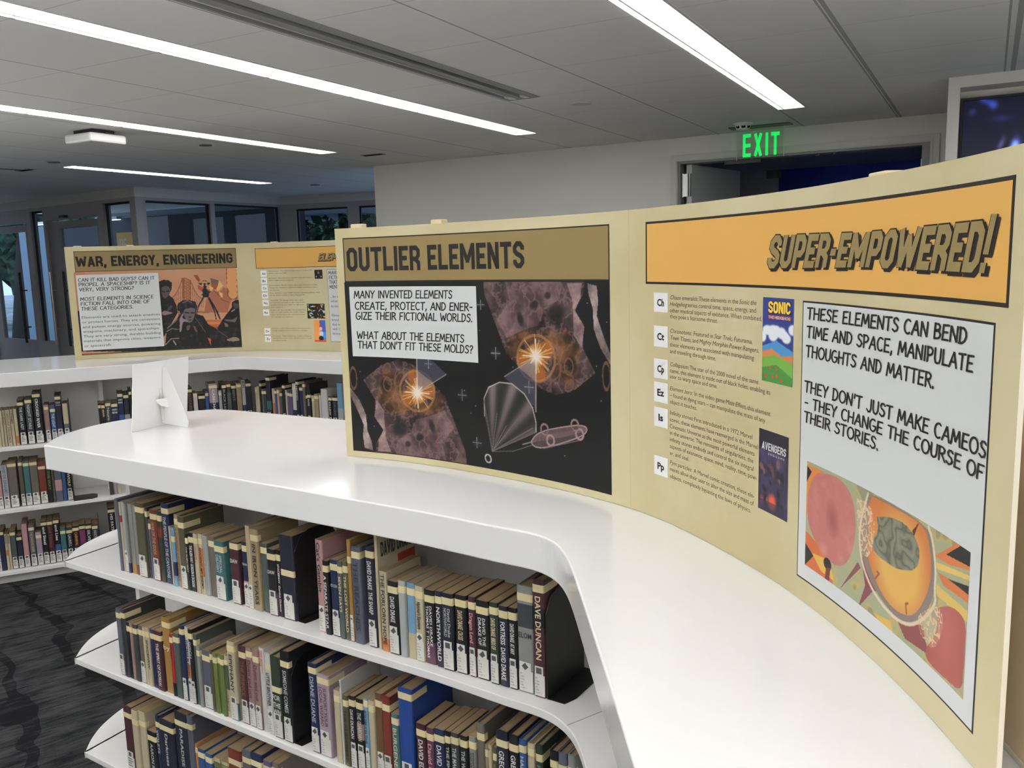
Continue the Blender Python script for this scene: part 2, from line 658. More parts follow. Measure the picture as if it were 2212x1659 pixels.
nt.links.new(_rot.outputs['Vector'], mp.inputs['Vector'])
_n2 = nt.nodes.new('ShaderNodeTexNoise')          # worn and dense patches
_n2.inputs['Scale'].default_value = 7.0
_n2.inputs['Detail'].default_value = 4
nt.links.new(_rot.outputs['Vector'], _n2.inputs['Vector'])
_n3 = nt.nodes.new('ShaderNodeTexNoise')          # yarn
_n3.inputs['Scale'].default_value = 260.0
nt.links.new(_rot.outputs['Vector'], _n3.inputs['Vector'])
_w = nt.nodes.new('ShaderNodeTexWave')            # a few thin cross threads
_w.inputs['Scale'].default_value = 1.1
_w.inputs['Distortion'].default_value = 9.0
_w.inputs['Detail'].default_value = 3
nt.links.new(_rot.outputs['Vector'], _w.inputs['Vector'])


def _cm(op, a_, b_):
    n_ = nt.nodes.new('ShaderNodeMath')
    n_.operation = op
    for i_, v_ in enumerate((a_, b_)):
        if isinstance(v_, (int, float)):
            n_.inputs[i_].default_value = v_
        else:
            nt.links.new(v_, n_.inputs[i_])
    return n_.outputs[0]


_f = _cm('ADD', _cm('MULTIPLY', nz.outputs['Fac'], .62), _cm('MULTIPLY', _n2.outputs['Fac'], .38))
_f = _cm('ADD', _f, _cm('MULTIPLY', _cm('SUBTRACT', _n3.outputs['Fac'], .5), .22))
_f = _cm('SUBTRACT', _f, _cm('MULTIPLY', _cm('LESS_THAN', _w.outputs['Fac'], .05), .10))
nt.links.new(_f, rp.inputs['Fac'])

# floor
o = MB().box(-13, 4.2, -3.2, AW + .07, -0.1, 0).box(-13, -4.9, AW + .07, 9.0, -0.1, 0).build('floor', M_carpet)
o.rotation_euler = (0, 0, RZ)
tag(o, kind='structure')

# ceiling: tiles with fine joints, left open where lights and the air slot sit
M_ceil = mat('ceiling tile', (240, 238, 233), 0.9, spec=0.2)
nt = M_ceil.node_tree
bs = nt.nodes['Principled BSDF']
tc = nt.nodes.new('ShaderNodeTexCoord')
sx = nt.nodes.new('ShaderNodeSeparateXYZ')
nt.links.new(tc.outputs['Object'], sx.inputs[0])


def _math(op, a, b=None):
    n = nt.nodes.new('ShaderNodeMath')
    n.operation = op
    for i, v in enumerate((a, b)):
        if v is None:
            continue
        if isinstance(v, (int, float)):
            n.inputs[i].default_value = v
        else:
            nt.links.new(v, n.inputs[i])
    return n.outputs[0]


def joint(coord, off, step, half):     # 1 on the joint line
    q = _math('DIVIDE', _math('SUBTRACT', coord, off), step)
    fr = _math('ABSOLUTE', _math('SUBTRACT', _math('FRACT', q), 0.5))
    return _math('GREATER_THAN', fr, 0.5 - half / step)


def at_line(coord, off, half):
    return _math('LESS_THAN', _math('ABSOLUTE', _math('SUBTRACT', coord, off)), half)


jb = joint(sx.outputs[0], -1.189, 0.6096, 0.0045)
ja = joint(sx.outputs[1], 2.53, 0.6096, 0.0022)
jw = _math('MAXIMUM', at_line(sx.outputs[0], -0.560, 0.009), at_line(sx.outputs[0], 0.066, 0.011))
fac = _math('MAXIMUM', _math('MULTIPLY', _math('MAXIMUM', jb, jw), 0.5), _math('MULTIPLY', ja, 0.32))
mxn = nt.nodes.new('ShaderNodeMix')
mxn.data_type = 'RGBA'
mxn.inputs['A'].default_value = (*s2l((240, 238, 233)), 1)
mxn.inputs['B'].default_value = (*s2l((60, 60, 60)), 1)
nt.links.new(fac, mxn.inputs['Factor'])
nt.links.new(mxn.outputs['Result'], bs.inputs['Base Color'])

LROWS = [(-1.189, -1.029, -2.6, 5.658), (-3.009, -2.846, -2.6, 5.585), (-4.754, -4.595, -2.6, 5.50), (-6.990, -6.828, 4.77, 7.085), (.64, .80, -2.6, 4.4)]
SLOT = (-2.390, -2.196, 1.2, 4.361)
HOLES = sorted(LROWS + [SLOT])
cm = MB()
bx0, bx1, ay0, ay1 = -13.0, 4.2, -3.2, 8.95
prev = bx0
for (b0, b1, a0, a1) in HOLES:
    ay1 = 8.95 if b0 < -4.7 else AW + .14
    cm.box(prev, b0, ay0, ay1, CEIL, CEIL + .012)
    cm.box(b0, b1, ay0, a0, CEIL, CEIL + .012)
    cm.box(b0, b1, a1, ay1, CEIL, CEIL + .012)
    prev = b1
cm.box(prev, bx1, ay0, AW + .14, CEIL, CEIL + .012)
o = cm.build('ceiling', M_ceil)
o.rotation_euler = (0, 0, RZ)
tag(o, kind='structure')

# long recessed lights
M_lens = mat('lit acrylic lens', (255, 253, 248), 0.4, emit=LIGHT_POWER)
M_lens.node_tree.nodes['Principled BSDF'].inputs['Emission Color'].default_value = (0.985, 0.99, 1.0, 1)
LLAB = ['long recessed strip light running toward the lit exit sign',
        'longest recessed strip light, beside the black air slot',
        'recessed strip light passing just before the white ceiling box',
        'short recessed strip light closest to the glass room',
        'recessed strip light over the tan board, running toward the television column']
for (b0, b1, a0, a1), lab in zip(LROWS, LLAB):
    t = thing('strip_light', lab, 'ceiling light', rm(b0, a1, CEIL), RZ, 'recessed strip lights')
    L = a1 - a0
    MB().box(-.002, b1 - b0 + .002, -L, .0, .045, .05).box(-.006, 0, -L - .006, .006, .002, .05).box(b1 - b0, b1 - b0 + .006, -L - .006, .006, .002, .05) \
        .box(0, b1 - b0, 0, .006, .002, .05).box(0, b1 - b0, -L - .006, -L, .002, .05).build('housing', M_white, t)
    MB().box(-.004, b1 - b0 + .026, .0, .022, -.003, .0005).box(b1 - b0 - .002, b1 - b0 + .012, -L, 0, -.002, .0005).build('trim', M_white, t)
    MB().box(.034, b1 - b0 - .002, -L + .004, -.004, .002, .012).build('lens', M_lens, t)
    s = MB()
    y = -L + .01
    ys = [-.01]
    while ys[-1] - .6096 > -L:
        ys.append(ys[-1] - .6096)
    ys.append(-L)
    for y1, y0 in zip(ys[:-1], ys[1:]):
        s.box(.004, .026, y0 + .012, y1 - .012, -.002, .006)
    s.build('glow_flange', M_lens, t)  # flange beside the lens, the light falling on it put in as glow
    MB().box(.026, .034, -L, 0, .0, .03).build('divider_bar', mat('lamp divider', (120, 120, 118), .6), t)

# added unseen lamps behind the view, put in to brighten the ceiling
for k, (b_, a_, ln) in enumerate(((-5.2, -1.0, 3.6), (-1.2, -1.0, 3.6), (-9.2, 1.2, 3.0), (1.7, 2.2, 1.8))):
    t = thing('fill_lamp', 'added long white indirect fill lamp %s' % ['over the aisle', 'over the near counter', 'by the far aisle', 'beside the television column'][k], 'fill lamp', rm(b_, a_, CEIL - 1.2), RZ, 'added fill lamps')
    MB().box(0, ln, -.08, .08, -.02, -.012).box(0, ln, -.08, -.075, -.012, .03).box(0, ln, .075, .08, -.012, .03).tube((.3, 0, -.012), (.3, 0, 1.2), .004).tube((ln - .3, 0, -.012), (ln - .3, 0, 1.2), .004).build('fill_housing', M_white, t)
    MB().box(.02, ln - .02, -.07, .07, -.01, .0).build('fill_lens', mat('fill lens', (246, 250, 255), .4, emit=UP_POWER), t)

# black double air slot
b0, b1, a0, a1 = SLOT
t = thing('air_slot', 'long double black air slot in the ceiling between two strip lights', 'air vent', rm(b0, a1, CEIL), RZ)
w, L = b1 - b0, a1 - a0
MB().box(0, .016, -L, 0, -.003, .02).box(w - .05, w + .004, -L, 0, -.003, .02).box(0, w + .004, -.006, .004, -.003, .02).box(0, w, -L - .01, -L, -.003, .02) \
    .box(.062, .102, -L, 0, -.002, .02).build('slot_frame', mat('grey vent frame', (150, 150, 148), 0.5), t)
MB().box(.016, .062, -L, -.08, .10, .11).box(.102, w - .05, -L, -.06, .10, .11).box(.010, .0155, -L, -.08, .0, .11).box(.0625, .068, -L, -.08, .004, .11).box(.096, .1015, -L, -.06, .004, .11).box(w - .0495, w - .044, -L, -.06, .021, .11).build('slot_void', M_dark, t)
MB().box(.016, .062, -.08, -.006, -.001, .02).box(.102, w - .05, -.06, -.006, -.001, .02).box(.034, .041, -L, -.08, .002, .006).build('blade', M_white, t)

# ---------------------------------------------------------------- walls
DL, DZ = wall_hit(1465, 350, AW)
DRR = -0.372
DH = DZ
w = MB()
w.box(-5.02, DL, AW, AW + .14, 0, CEIL).box(DRR, 4.2, AW, AW + .14, 0, CEIL).box(DL, DRR, AW, AW + .14, DH, CEIL)
o = w.build('wall_back', M_wall)
o.rotation_euler = (0, 0, RZ)
tag(o, kind='structure')
room_box('wall_right', M_wall, 4.06, 4.2, -3.2, AW, 0, CEIL, kind='structure')
o = MB().box(-13, 4.06, -3.2, -3.06, 0, CEIL).build('wall_front', M_wall)
o.rotation_euler = (0, 0, RZ)
tag(o, kind='structure')
room_box('wall_left', M_wall, -13, -12.86, -3.06, 6.5, 0, CEIL, kind='structure')

# door way in the back wall
t = thing('door_1', None, None, rm(DL, AW, 0), RZ)
tag(t, kind='structure')
dw = DRR - DL
M_case = mat('door casing paint', (214, 212, 206), 0.4)
MB().box(-.055, 0.0, -.018, .005, 0, DH + .05).box(dw, dw + .055, -.018, .005, 0, DH + .05).box(0.0, dw, -.018, .005, DH, DH + .05) \
    .box(-.016, -.006, -.024, -.018, 0, DH + .015).box(dw + .006, dw + .016, -.024, -.018, 0, DH + .015).box(-.016, dw + .016, -.024, -.018, DH + .006, DH + .015) \
    .build('door_casing', M_case, t)
MB().box(0, .016, .0, .14, 0, DH).box(dw - .05, dw, .0, .14, 0, DH).box(.016, dw - .05, 0, .14, DH - .016, DH).build('door_jamb', mat('grey jamb paint', (150, 150, 148), 0.45), t)
# open leaf
lf = thing('door_leaf', None, None, (.062, .055, 0), math.radians(80))
lf.parent = t
MB().box(0, .88, -.03, .014, .01, DH - .02).build('leaf_panel', mat('grey door leaf', (214, 216, 216), 0.5), lf)
hz = hgt(1481, 400, rm(DL, AW)) - 0
h = MB().box(-.034, -.014, -.034, -.030, hz - .085, hz + .085)
h.build('hinge_knuckle', M_steel, lf)
MB().box(.030, .066, .028, .034, hz - .085, hz + .085).tube((.026, .034, hz - .09), (.026, .034, hz + .09), .007).build('hinge', M_steel, t)
MB().box(dw - .056, dw - .049, .03, .075, hgt(2018, 350, rm(DRR, AW)) - .1, hgt(2018, 350, rm(DRR, AW)) + .03).build('strike_plate', M_steel, t)
MB().box(.35, .62, .02, .06, DH - .045, DH - .018).box(1.0, 1.03, .03, .05, DH - .03, DH - .016).box(1.12, 1.14, .03, .05, DH - .03, DH - .016).build('door_closer', mat('dark closer', (66, 66, 66), 0.5), t)
# the dark room behind
M_room = mat('dim room paint', (222, 226, 230), 0.7)
M_blue = mat('deep blue wall paint', (34, 86, 205), 0.6)
xb, _ = wall_hit(1682, 400, 9.6)
bl, _ = wall_hit(1500, 400, 9.6)
o = MB().box(-3.08, xb, 9.6, 9.7, 0, CEIL).build('wall_inner_grey', M_room)
o.rotation_euler = (0, 0, RZ)
tag(o, kind='structure')
o = MB().box(xb, 3.4, 9.6, 9.7, 0, CEIL).build('wall_inner_blue', M_blue)
o.rotation_euler = (0, 0, RZ)
tag(o, kind='structure')
o = MB().box(-3.08, -3.0, AW + .14, 9.7, 0, CEIL).box(3.3, 3.4, AW + .14, 9.7, 0, CEIL).build('wall_inner_side', M_room)
o.rotation_euler = (0, 0, RZ)
tag(o, kind='structure')
room_box('ceiling_inner', M_room, -3.0, 3.4, AW + .14, 9.7, CEIL - .02, CEIL, kind='structure')
room_box('floor_inner', M_carpet, -3.08, 3.4, AW + .1, 9.7, -.015, 0, kind='structure')
q0, q1 = wall_hit(1657, 352, 9.58), wall_hit(1688, 384, 9.58)
o = room_box('notice_panel', mat('pale wall panel', (150, 152, 156), 0.5), q0[0], q1[0], 9.56, 9.598, q1[1], q0[1])
tag(o, 'pale square panel high on the wall of the dark room', 'wall panel')

# display column with the television
ka = 5.203
kb = -0.223
M_kiosk = mat('white column paint', (224, 221, 214), 0.45)
n0, n1 = -0.168, 1.05
zt = EYE + .814
zb = EYE - .45
MB_ = MB().box(kb, n0, ka, ka + .5, 0, CEIL).box(n1, n1 + .06, ka, ka + .5, 0, CEIL).box(n0, n1, ka, ka + .5, zt, CEIL).box(n0, n1, ka, ka + .5, 0, zb).box(n0, n1, ka + .16, ka + .5, zb, zt)
o = MB_.build('wall_column', M_kiosk)
o.rotation_euler = (0, 0, RZ)
tag(o, kind='structure')
ts = .777
t = thing('television', 'wall television glowing deep blue in the white column niche', 'television', rm(n0, ka + .15, EYE - .3), RZ)
tw, th = n1 - n0, .3 + ts - .006
MB().box(.004, tw - .004, -.06, .005, 0, .012).box(.004, tw - .004, -.06, .005, th - .012, th).box(.004, .016, -.06, .005, .012, th - .012).box(tw - .016, tw - .004, -.06, .005, .012, th - .012) \
    .box(.016, tw - .016, -.03, .005, .012, th - .012).build('bezel', M_black, t)
cv = Canvas(150, 130, tw / th, (20, 21, 36))
cv.put(fbm(130, 150, 3, 5) * .3, (30, 34, 76))
for (px, py, rx, ry, rot, col, a) in [(2124, 212, .06, .016, -.5, (58, 84, 220), .9), (2140, 220, .03, .022, -.9, (78, 110, 250), .9), (2093, 236, .02, .018, .6, (70, 84, 180), .8),
                                      (2158, 250, .07, .016, 0, (52, 58, 150), .6), (2157, 308, .008, .055, -.35, (150, 160, 250), .95), (2196, 300, .012, .05, .3, (70, 80, 190), .8)]:
    bq, zq = wall_hit(px, py, ka + .09)
    cv.ell((bq - n0) / th, (zq - EYE + .3) / th, rx, ry, col, rot, a, .9)
pp = [((wall_hit(x, y, ka + .09)[0] - n0) / th, (wall_hit(x, y, ka + .09)[1] - EYE + .3) / th) for x, y in
      [(2105, 362), (2150, 345), (2172, 325), (2184, 297), (2190, 294), (2200, 318), (2212, 338), (2240, 345), (2260, 400), (2100, 400)]]
cv.poly(pp, (110, 130, 245))
pp2 = [(x + .004, y - .02) for x, y in pp]
cv.poly(pp2, (165, 214, 255))
for _ in range(3):
    cv.c[1:-1, 1:-1] = (cv.c[1:-1, 1:-1] * 2 + cv.c[:-2, 1:-1] + cv.c[2:, 1:-1] + cv.c[1:-1, :-2] + cv.c[1:-1, 2:]) / 6
grid_print('screen', cv, lambda x, y: np.c_[.017 + x * (tw - .034), np.full_like(x, -.031), .013 + y * (th - .026)], print_mat('lit screen', .2, 0.85), t, 1.0)

# ---------------------------------------------------------------- glass room, soffits and windows
C0 = np.array([-4.03, 9.49])
CL = np.array([-6.57, 11.36])
CR = np.array([-2.97, 11.46])
CE = np.array([-1.64, 10.98])
M_soff = mat('soffit paint', (186, 186, 180), 0.6)
zs = EYE + .765


def along(name, p0, p1, thick, z0, z1, m, s0=0.0, s1=None, parent=None, kind=None, back=True, n0=0.0):
    p0, p1 = np.array(p0), np.array(p1)
    d = p1 - p0
    L = np.hypot(*d)
    d = d / L
    s1 = L if s1 is None else s1
    n = np.array([-d[1], d[0]])
    if n @ p0 < 0:
        n = -n                          # away from the viewer
    q = [p0 + d * s + n * k for s, k in ((s0, n0), (s1, n0), (s1, n0 + thick), (s0, n0 + thick))]
    return MB().prism([tuple(v) for v in q], z0, z1).V, MB().prism([tuple(v) for v in q], z0, z1).F


def addto(mb, *a, **k):
    V, Fc = along(None, *a, **k)
    mb.add(V, Fc)
    return mb


CLx = C0 + (CL - C0) * 2.2
CEx = CE + (CE - CR) * 1.2
for i, (p, q) in enumerate(((C0, CLx), (C0, CR), (CR, CEx))):
    mb = MB()
    addto(mb, p, q, .10, zs, CEIL + .01, M_soff, s0=-.0 if i else -.0)
    tag(mb.build('trim_%d' % (i + 1), M_soff), kind='structure')


def glazing(name, p, q, spans, zhead, bars, m=M_frame, thick=.09, zsill=0.06):
    """spans: clear panes (s0, s1, z0, z1); bars: solid frame pieces"""
    t = thing(name, None, None, (0, 0, 0))
    tag(t, kind='structure')
    mb = MB()
    for s0, s1, z0, z1 in bars:
        addto(mb, p, q, thick, z0, z1, m, s0=s0, s1=s1)
    mb.build('window_frame', m, t)
    for k, (s0, s1, z0, z1) in enumerate(spans):
        g = MB()
        addto(g, p, q, .008, z0, z1, M_glass, s0=s0, s1=s1, n0=.045)
        g.build('pane', M_glass, t)
        g = MB()
        e = .022
        for a_, b_, c_, d_ in ((s0, s0 + e, z0, z1), (s1 - e, s1, z0, z1), (s0, s1, z1 - e, z1)):
            addto(g, p, q, .02, c_, d_, M_gasket, s0=a_, s1=b_, n0=.03)
        g.build('gasket', M_gasket, t)
    return t


zh = EYE + .735
# front of the glass room, side with the doors
glazing('window_1', C0, CLx, [(.075, .66, .08, zh - .01), (2.075, 2.40, .75, zh - .01)], zh,
        [(0, .075, 0, zs), (.66, .80, 0, zs), (.075, .66, zh - .01, zs), (.075, .66, 0, .08), (2.02, 2.075, 0, zs), (2.40, 2.50, 0, zs), (2.075, 2.40, zh - .01, zs), (2.075, 2.40, 0, .75),
         (.80, 2.02, EYE + .60, zs), (2.50, 6.8, EYE + .60, zs), (3.72, 3.86, 0, EYE + .60), (3.86, 6.8, 0, .3)])
# glass room, side facing the recess
glazing('window_2', C0, CR, [(.135, 1.05, .08, zh - .005), (1.115, 2.215, .08, zh + .002)], zh,
        [(0.0, .135, 0, zs), (1.05, 1.115, 0, zs), (2.215, 2.30, 0, zs), (.135, 1.05, zh - .005, zs), (1.115, 2.215, zh, zs), (.135, 2.215, 0, .08)])
# windows at the back of the recess
glazing('window_3', CR, CEx, [(.225, .995, .5, EYE + .70), (1.15, 2.0, .5, EYE + .70)], zh,
        [(0.0, .225, 0, zs), (.995, 1.15, 0, zs), (2.0, 2.5, 0, zs), (.225, .995, EYE + .70, zs), (1.15, 2.0, EYE + .70, zs), (.225, 2.0, 0, .5)])


def glass_leaf(name, s0, s1, handle_s, gx0, gx1):
    t = thing(name, None, None, (0, 0, 0))
    tag(t, kind='structure')
    zt_ = EYE + .575
    mb = MB()
    for a_, b_, c_, d_ in ((s0, gx0, .02, zt_), (gx1, s1, .02, zt_), (gx0, gx1, EYE + .49, zt_), (gx0, gx1, .02, .75)):
        addto(mb, C0, CLx, .05, c_, d_, M_frame, s0=a_, s1=b_, n0=.02)
    mb.build('leaf_frame', mat('door leaf grey', (134, 131, 133), 0.45), t)
    g = MB()
    addto(g, C0, CLx, .008, .75, EYE + .49, M_glass, s0=gx0, s1=gx1, n0=.04)
    g.build('pane', M_glass, t)
    d = (CLx - C0) / np.hypot(*(CLx - C0))
    n = np.array([-d[1], d[0]])
    n = n if n @ C0 > 0 else -n
    for hs, r in handle_s:
        p = C0 + d * hs - n * .05
        h = MB().tube((*p, EYE - .92), (*p, EYE - .02), .016)
        for z in (EYE - .25, EYE - .72):
            h.tube((*p, z), (*(p + n * .075), z), .008)
        h.build('pull_handle', r, t)
    return t


glass_leaf('door_2', .80, 2.02, [(1.93, M_steel), (1.60, M_black)], .86, 1.73)
glass_leaf('door_3', 2.50, 3.72, [(2.72, M_black)], 2.60, 3.5)
d = (CLx - C0) / np.hypot(*(CLx - C0))
p = C0 + d * 1.5
n = np.array([-d[1], d[0]])
n = n if n @ C0 > 0 else -n
t = thing('door_closer', 'small dark closer arm above the grey glass door', 'door closer', (*(p - n * .02), EYE + .625), math.atan2(-d[1], -d[0]))
MB().box(-.07, .04, -.035, .02, -.013, .013).build('closer_body', mat('closer metal', (70, 70, 72), .4, .6), t)
MB().box(.01, .09, -.05, -.035, -.004, .008).build('closer_arm', mat('closer metal', (70, 70, 72)), t)

# inside the glass room: bluish plaster piers, dark back wall, orange poster
M_in = mat('grey blue plaster', (118, 136, 150), 0.7)
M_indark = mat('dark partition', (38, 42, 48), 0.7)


def strip_at(px0, px1, a, z0, z1, m, name, kind='structure', depth=.12):
    b0 = wall_hit(px0, 520, a)[0]
    b1 = wall_hit(px1, 520, a)[0]
    return room_box(name, m, b0, b1, a, a + depth, z0, z1, kind=kind)


strip_at(42, 62, 10.6, 0, CEIL, M_in, 'wall_pier')
strip_at(66, 104, 10.7, 0, CEIL, M_in, 'wall_pier')
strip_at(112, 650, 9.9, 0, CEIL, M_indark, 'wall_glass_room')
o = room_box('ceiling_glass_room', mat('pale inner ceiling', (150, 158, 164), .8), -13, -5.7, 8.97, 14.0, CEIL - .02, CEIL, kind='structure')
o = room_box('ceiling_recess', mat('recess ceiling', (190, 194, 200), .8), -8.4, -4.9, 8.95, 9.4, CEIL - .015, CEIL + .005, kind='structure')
room_box('trim_4', M_in, -13, wall_hit(104, 600, 10.5)[0], 10.5, 10.75, 0, EYE - .74, kind='structure')
q0, q1 = wall_hit(251, 503, 9.4), wall_hit(288, 545, 9.4)
t = thing('poster', 'orange poster with pale figures behind the glass beside the corner post', 'poster', rm(q0[0], 9.4, q1[1] - .5), RZ)
pw = q1[0] - q0[0] + .25
MB().box(0, pw, 0, .012, 0, q0[1] - q1[1] + .5).build('poster_sheet', mat('orange poster paper', (196, 142, 52), .6), t)
V, Fc, wd = font_text('32C', .02)
hh = q0[1] - q1[1] + .5
new_mesh('poster_lettering', [(.06 + v[0] / wd * .17, -.001, hh - .2 + v[1] * .10) for v in V], Fc, mat('pale print', (190, 190, 170), .6), t)
MB().box(0.02, pw - .02, .012, .3, 0, .03).box(.1, .14, .012, .05, -(q1[1] - .5), 0).box(pw - .14, pw - .1, .012, .05, -(q1[1] - .5), 0).box(.1, pw - .1, .012, .4, -(q1[1] - .5), -(q1[1] - .5) + .02).build('stand', M_frame, t)
for k, (px, py, ln) in enumerate(((232, 456, .55), (72, 452, .5))):
    bq = wall_hit(px, py, 9.75 - k * .1)
    t = thing('inner_lamp', ['slim lit ceiling lamp inside the glass room by the orange poster', 'slim lit ceiling lamp behind the pane beside the grey door'][k], 'ceiling light', rm(bq[0], 9.5, CEIL - .02), RZ)
    MB().box(0, ln, 0, .10, -.045, 0).build('housing', M_white, t)
    MB().box(.01, ln - .01, .01, .09, -.055, -.045).build('lens', mat('lit inner lens', (235, 240, 248), .4, emit=2.2), t)

# outdoors at dusk
M_ground = mat('wet pavement', (120, 132, 150), .5)
noise_mix(M_ground, 1.4, (120, 130, 142), (196, 204, 214), .40, .62, 5)
o = MB().box(-60, -4.9, 9.0, 60, -.14, -.02).box(-4.9, 14, AW + .14, 60, -.14, -.02).build('ground_outside', M_ground)
o.rotation_euler = (0, 0, RZ)
tag(o, kind='structure')
M_leaf = mat('dusk foliage', (40, 74, 52), .8)
noise_mix(M_leaf, 6, (16, 36, 28), (62, 104, 72), .4, .62, 5)
M_bark = mat('dark bark', (44, 38, 34), .9)


def tree(px, a, r, zc, lab, lean=0.0, trunk=.12, n=900):
    b = wall_hit(px, 520, a)[0]
    t = thing('tree', lab, 'tree', rm(b, a, -.02), 0, 'trees outside the windows')
    MB().tube((0, 0, 0), (lean, 0, zc), trunk, 10, trunk * .6).build('trunk', M_bark, t, smooth=True)
    rr = random.Random(int(px * 7 + a))
    V, Fc = [], []
    for i in range(n):
        th, ph, q = rr.uniform(0, 6.283), math.acos(rr.uniform(-1, 1)), rr.uniform(.45, 1) ** .6
        c = Vector((lean + r * q * math.sin(ph) * math.cos(th), r * q * math.sin(ph) * math.sin(th), zc + r * .9 * q * math.cos(ph)))
        s = rr.uniform(.10, .26) * r * .5
        e = Vector((rr.uniform(-1, 1), rr.uniform(-1, 1), rr.uniform(-1, 1))).normalized() * s
        f = e.orthogonal().normalized() * s * .6
        n_ = len(V)
        V += [c - e, c + f, c + e, c - f]
        Fc.append((n_, n_ + 1, n_ + 2, n_ + 3))
    new_mesh('crown', V, Fc, M_leaf, t)


tree(742, 13.2, 1.5, 2.5, 'leafy green tree outside the window at the end of the recess')
tree(880, 16.4, 1.8, 2.7, 'leafy green tree outside the window next to the white wall corner')
tree(36, 12.6, 1.9, 4.2, 'dark tree with a leaning trunk outside the glass doors', .5, .34)
rr = random.Random(9)


def treeline(px, dist, width, height, n, label):
    r_ = ray(px, 560)[:2]
    r_ = r_ / np.hypot(*r_)
    c_, e_ = r_ * dist, np.array([-r_[1], r_[0]])
    V, Fc = [], []
    for i in range(n):
        w_ = rr.uniform(-width / 2, width / 2)
        top = height * (.72 + .28 * math.sin(w_ * 1.1) * math.sin(w_ * .37 + 1))
        q = c_ + e_ * w_ + r_ * rr.uniform(0, 3.5)
        z = rr.uniform(.15, 1) ** .8 * top
        s_ = rr.uniform(.3, .8)
        d1_ = Vector((rr.uniform(-1, 1), rr.uniform(-1, 1), rr.uniform(-1, 1))).normalized() * s_
        d2_ = d1_.orthogonal().normalized() * s_ * .7
        c3 = Vector((q[0], q[1], z))
        k_ = len(V)
        V += [c3 - d1_, c3 + d2_, c3 + d1_, c3 - d2_]
        Fc.append((k_, k_ + 1, k_ + 2, k_ + 3))
    tag(new_mesh('treeline', V, Fc, M_leaf), label, 'trees', None, 'stuff')


treeline(30, 44, 36, 11.0, 5200, 'dark mass of distant trees seen through the glass doors')
treeline(730, 27, 26, 6.5, 3200, 'green mass of trees behind the recess windows')

# ---------------------------------------------------------------- small things on the ceiling
EB0, EZ1 = wall_hit(1592.5, 288, 6.3)
EB1, EZ0 = wall_hit(1692, 337, 6.3)
t = thing('exit_sign', 'clear exit sign with glowing green letters hanging before the doorway', 'exit sign', rm(EB0, 6.3, CEIL), RZ)
ew = EB1 - EB0
eh = CEIL - EZ0
MB().box(-.05, ew + .05, -.06, .06, -.008, 0).build('ceiling_canopy', mat('dark green grey metal', (92, 100, 94), .4), t, bevel=.003)
MB().box(0, ew, -.004, .004, -eh, -.008).build('acrylic_panel', glass_mat('edge lit acrylic', (.90, .95, .92)), t)
MB().box(-.003, 0, -.004, .004, -eh - .01, -.01).box(ew, ew + .003, -.004, .004, -eh - .002, -.01).build('panel_edge', mat('bright acrylic edge', (220, 224, 220), .3), t)
V, Fc, x = [], [], 0
EXITF = {'E': (.52, [[(.5, .93), (.09, .93), (.09, .07), (.5, .07)], [(.09, .5), (.48, .5)]]), 'X': (.56, [[(.1, 1), (.46, 0)], [(.46, 1), (.1, 0)]]), 'I': (.22, [[(.11, 1), (.11, 0)]]), 'T': (.52, [[(0, .92), (.52, .92)], [(.26, .92), (.26, 0)]])}
v, f, wd = stroke_text('EXIT', EXITF, .165, .14)
ez = .154
x0e, x1e = wall_hit(1605, 300, 6.3)[0] - EB0, wall_hit(1684.5, 300, 6.3)[0] - EB0
zz0 = wall_hit(1640, 337, 6.3)[1] - CEIL
zz1 = wall_hit(1640, 288, 6.3)[1] - CEIL
new_mesh('exit_lettering', [(x0e + a[0] / wd * (x1e - x0e), -.0052, zz0 + a[1] * (zz1 - zz0)) for a in v], f, mat('glowing green letters', (10, 225, 92), .4, emit=0.85), t)
zt_, _ = 0, 0

sb, sz = 0, 0
p = at(1605, 266, CEIL)
t = thing('smoke_detector', 'white smoke detector on the ceiling above the exit sign', 'smoke detector', (p[0], p[1], CEIL), RZ)
MB().tube((0, 0, 0), (0, 0, -.014), .066, 24).build('base', M_white, t, bevel=.002)
MB().tube((0, 0, -.014), (0, 0, -.042), .058, 24, .044).build('body', M_white, t)
s = MB()
for k in range(8):
    th = k * math.pi / 4 + .3
    c, s_ = math.cos(th), math.sin(th)
    s.add([(c * .0535 - s_ * .014, s_ * .0535 + c * .014, -.022), (c * .0535 + s_ * .014, s_ * .0535 - c * .014, -.022), (c * .047 + s_ * .012, s_ * .047 - c * .012, -.037), (c * .047 - s_ * .012, s_ * .047 + c * .012, -.037)], [(0, 1, 2, 3)])
s.build('vent_slots', M_dark, t)

p = at(205, 283, CEIL)
t = thing('ceiling_box', 'white wireless box on a black bracket on the ceiling', 'ceiling box', (p[0], p[1], CEIL), 0)
lx = .26
MB().box(-.10, .08, -.08, .08, -.03, 0).box(-.13, -.10, -.02, .02, -.03, -.004).box(.0, .12, -.015, .015, -.04, -.02).build('mount_bracket', M_black, t)
MB().box(-.13, .13, -.13, .13, -.085, -.028).build('box_shell', M_white, t, bevel=.014)
t.rotation_euler = (0, 0, RZ)
for k, (px, py, r, lab, m) in enumerate([(444, 313, .045, 'small flat grey disc on the ceiling beyond the white wireless box', 'grey sensor'), (116, 350, .048, 'small flat grey disc on the ceiling beside the end of the short strip light', 'grey sensor'),
                                         (1256, 223, .058, 'flat pale cover disc on the ceiling between air slot and exit sign', 'pale cover'), (680, 399, .05, 'small grey disc on the bluish ceiling of the recess', 'grey sensor')]):
    p = at(px, py, CEIL)
    tag(MB().tube((0, 0, 0), (0, 0, -.006), r, 24).build('sprinkler_cover', mat(m, (110, 110, 108) if m[0] == 'g' else (205, 203, 198), .5), loc=(p[0], p[1], CEIL)), lab, 'ceiling disc', 'discs on the ceiling')
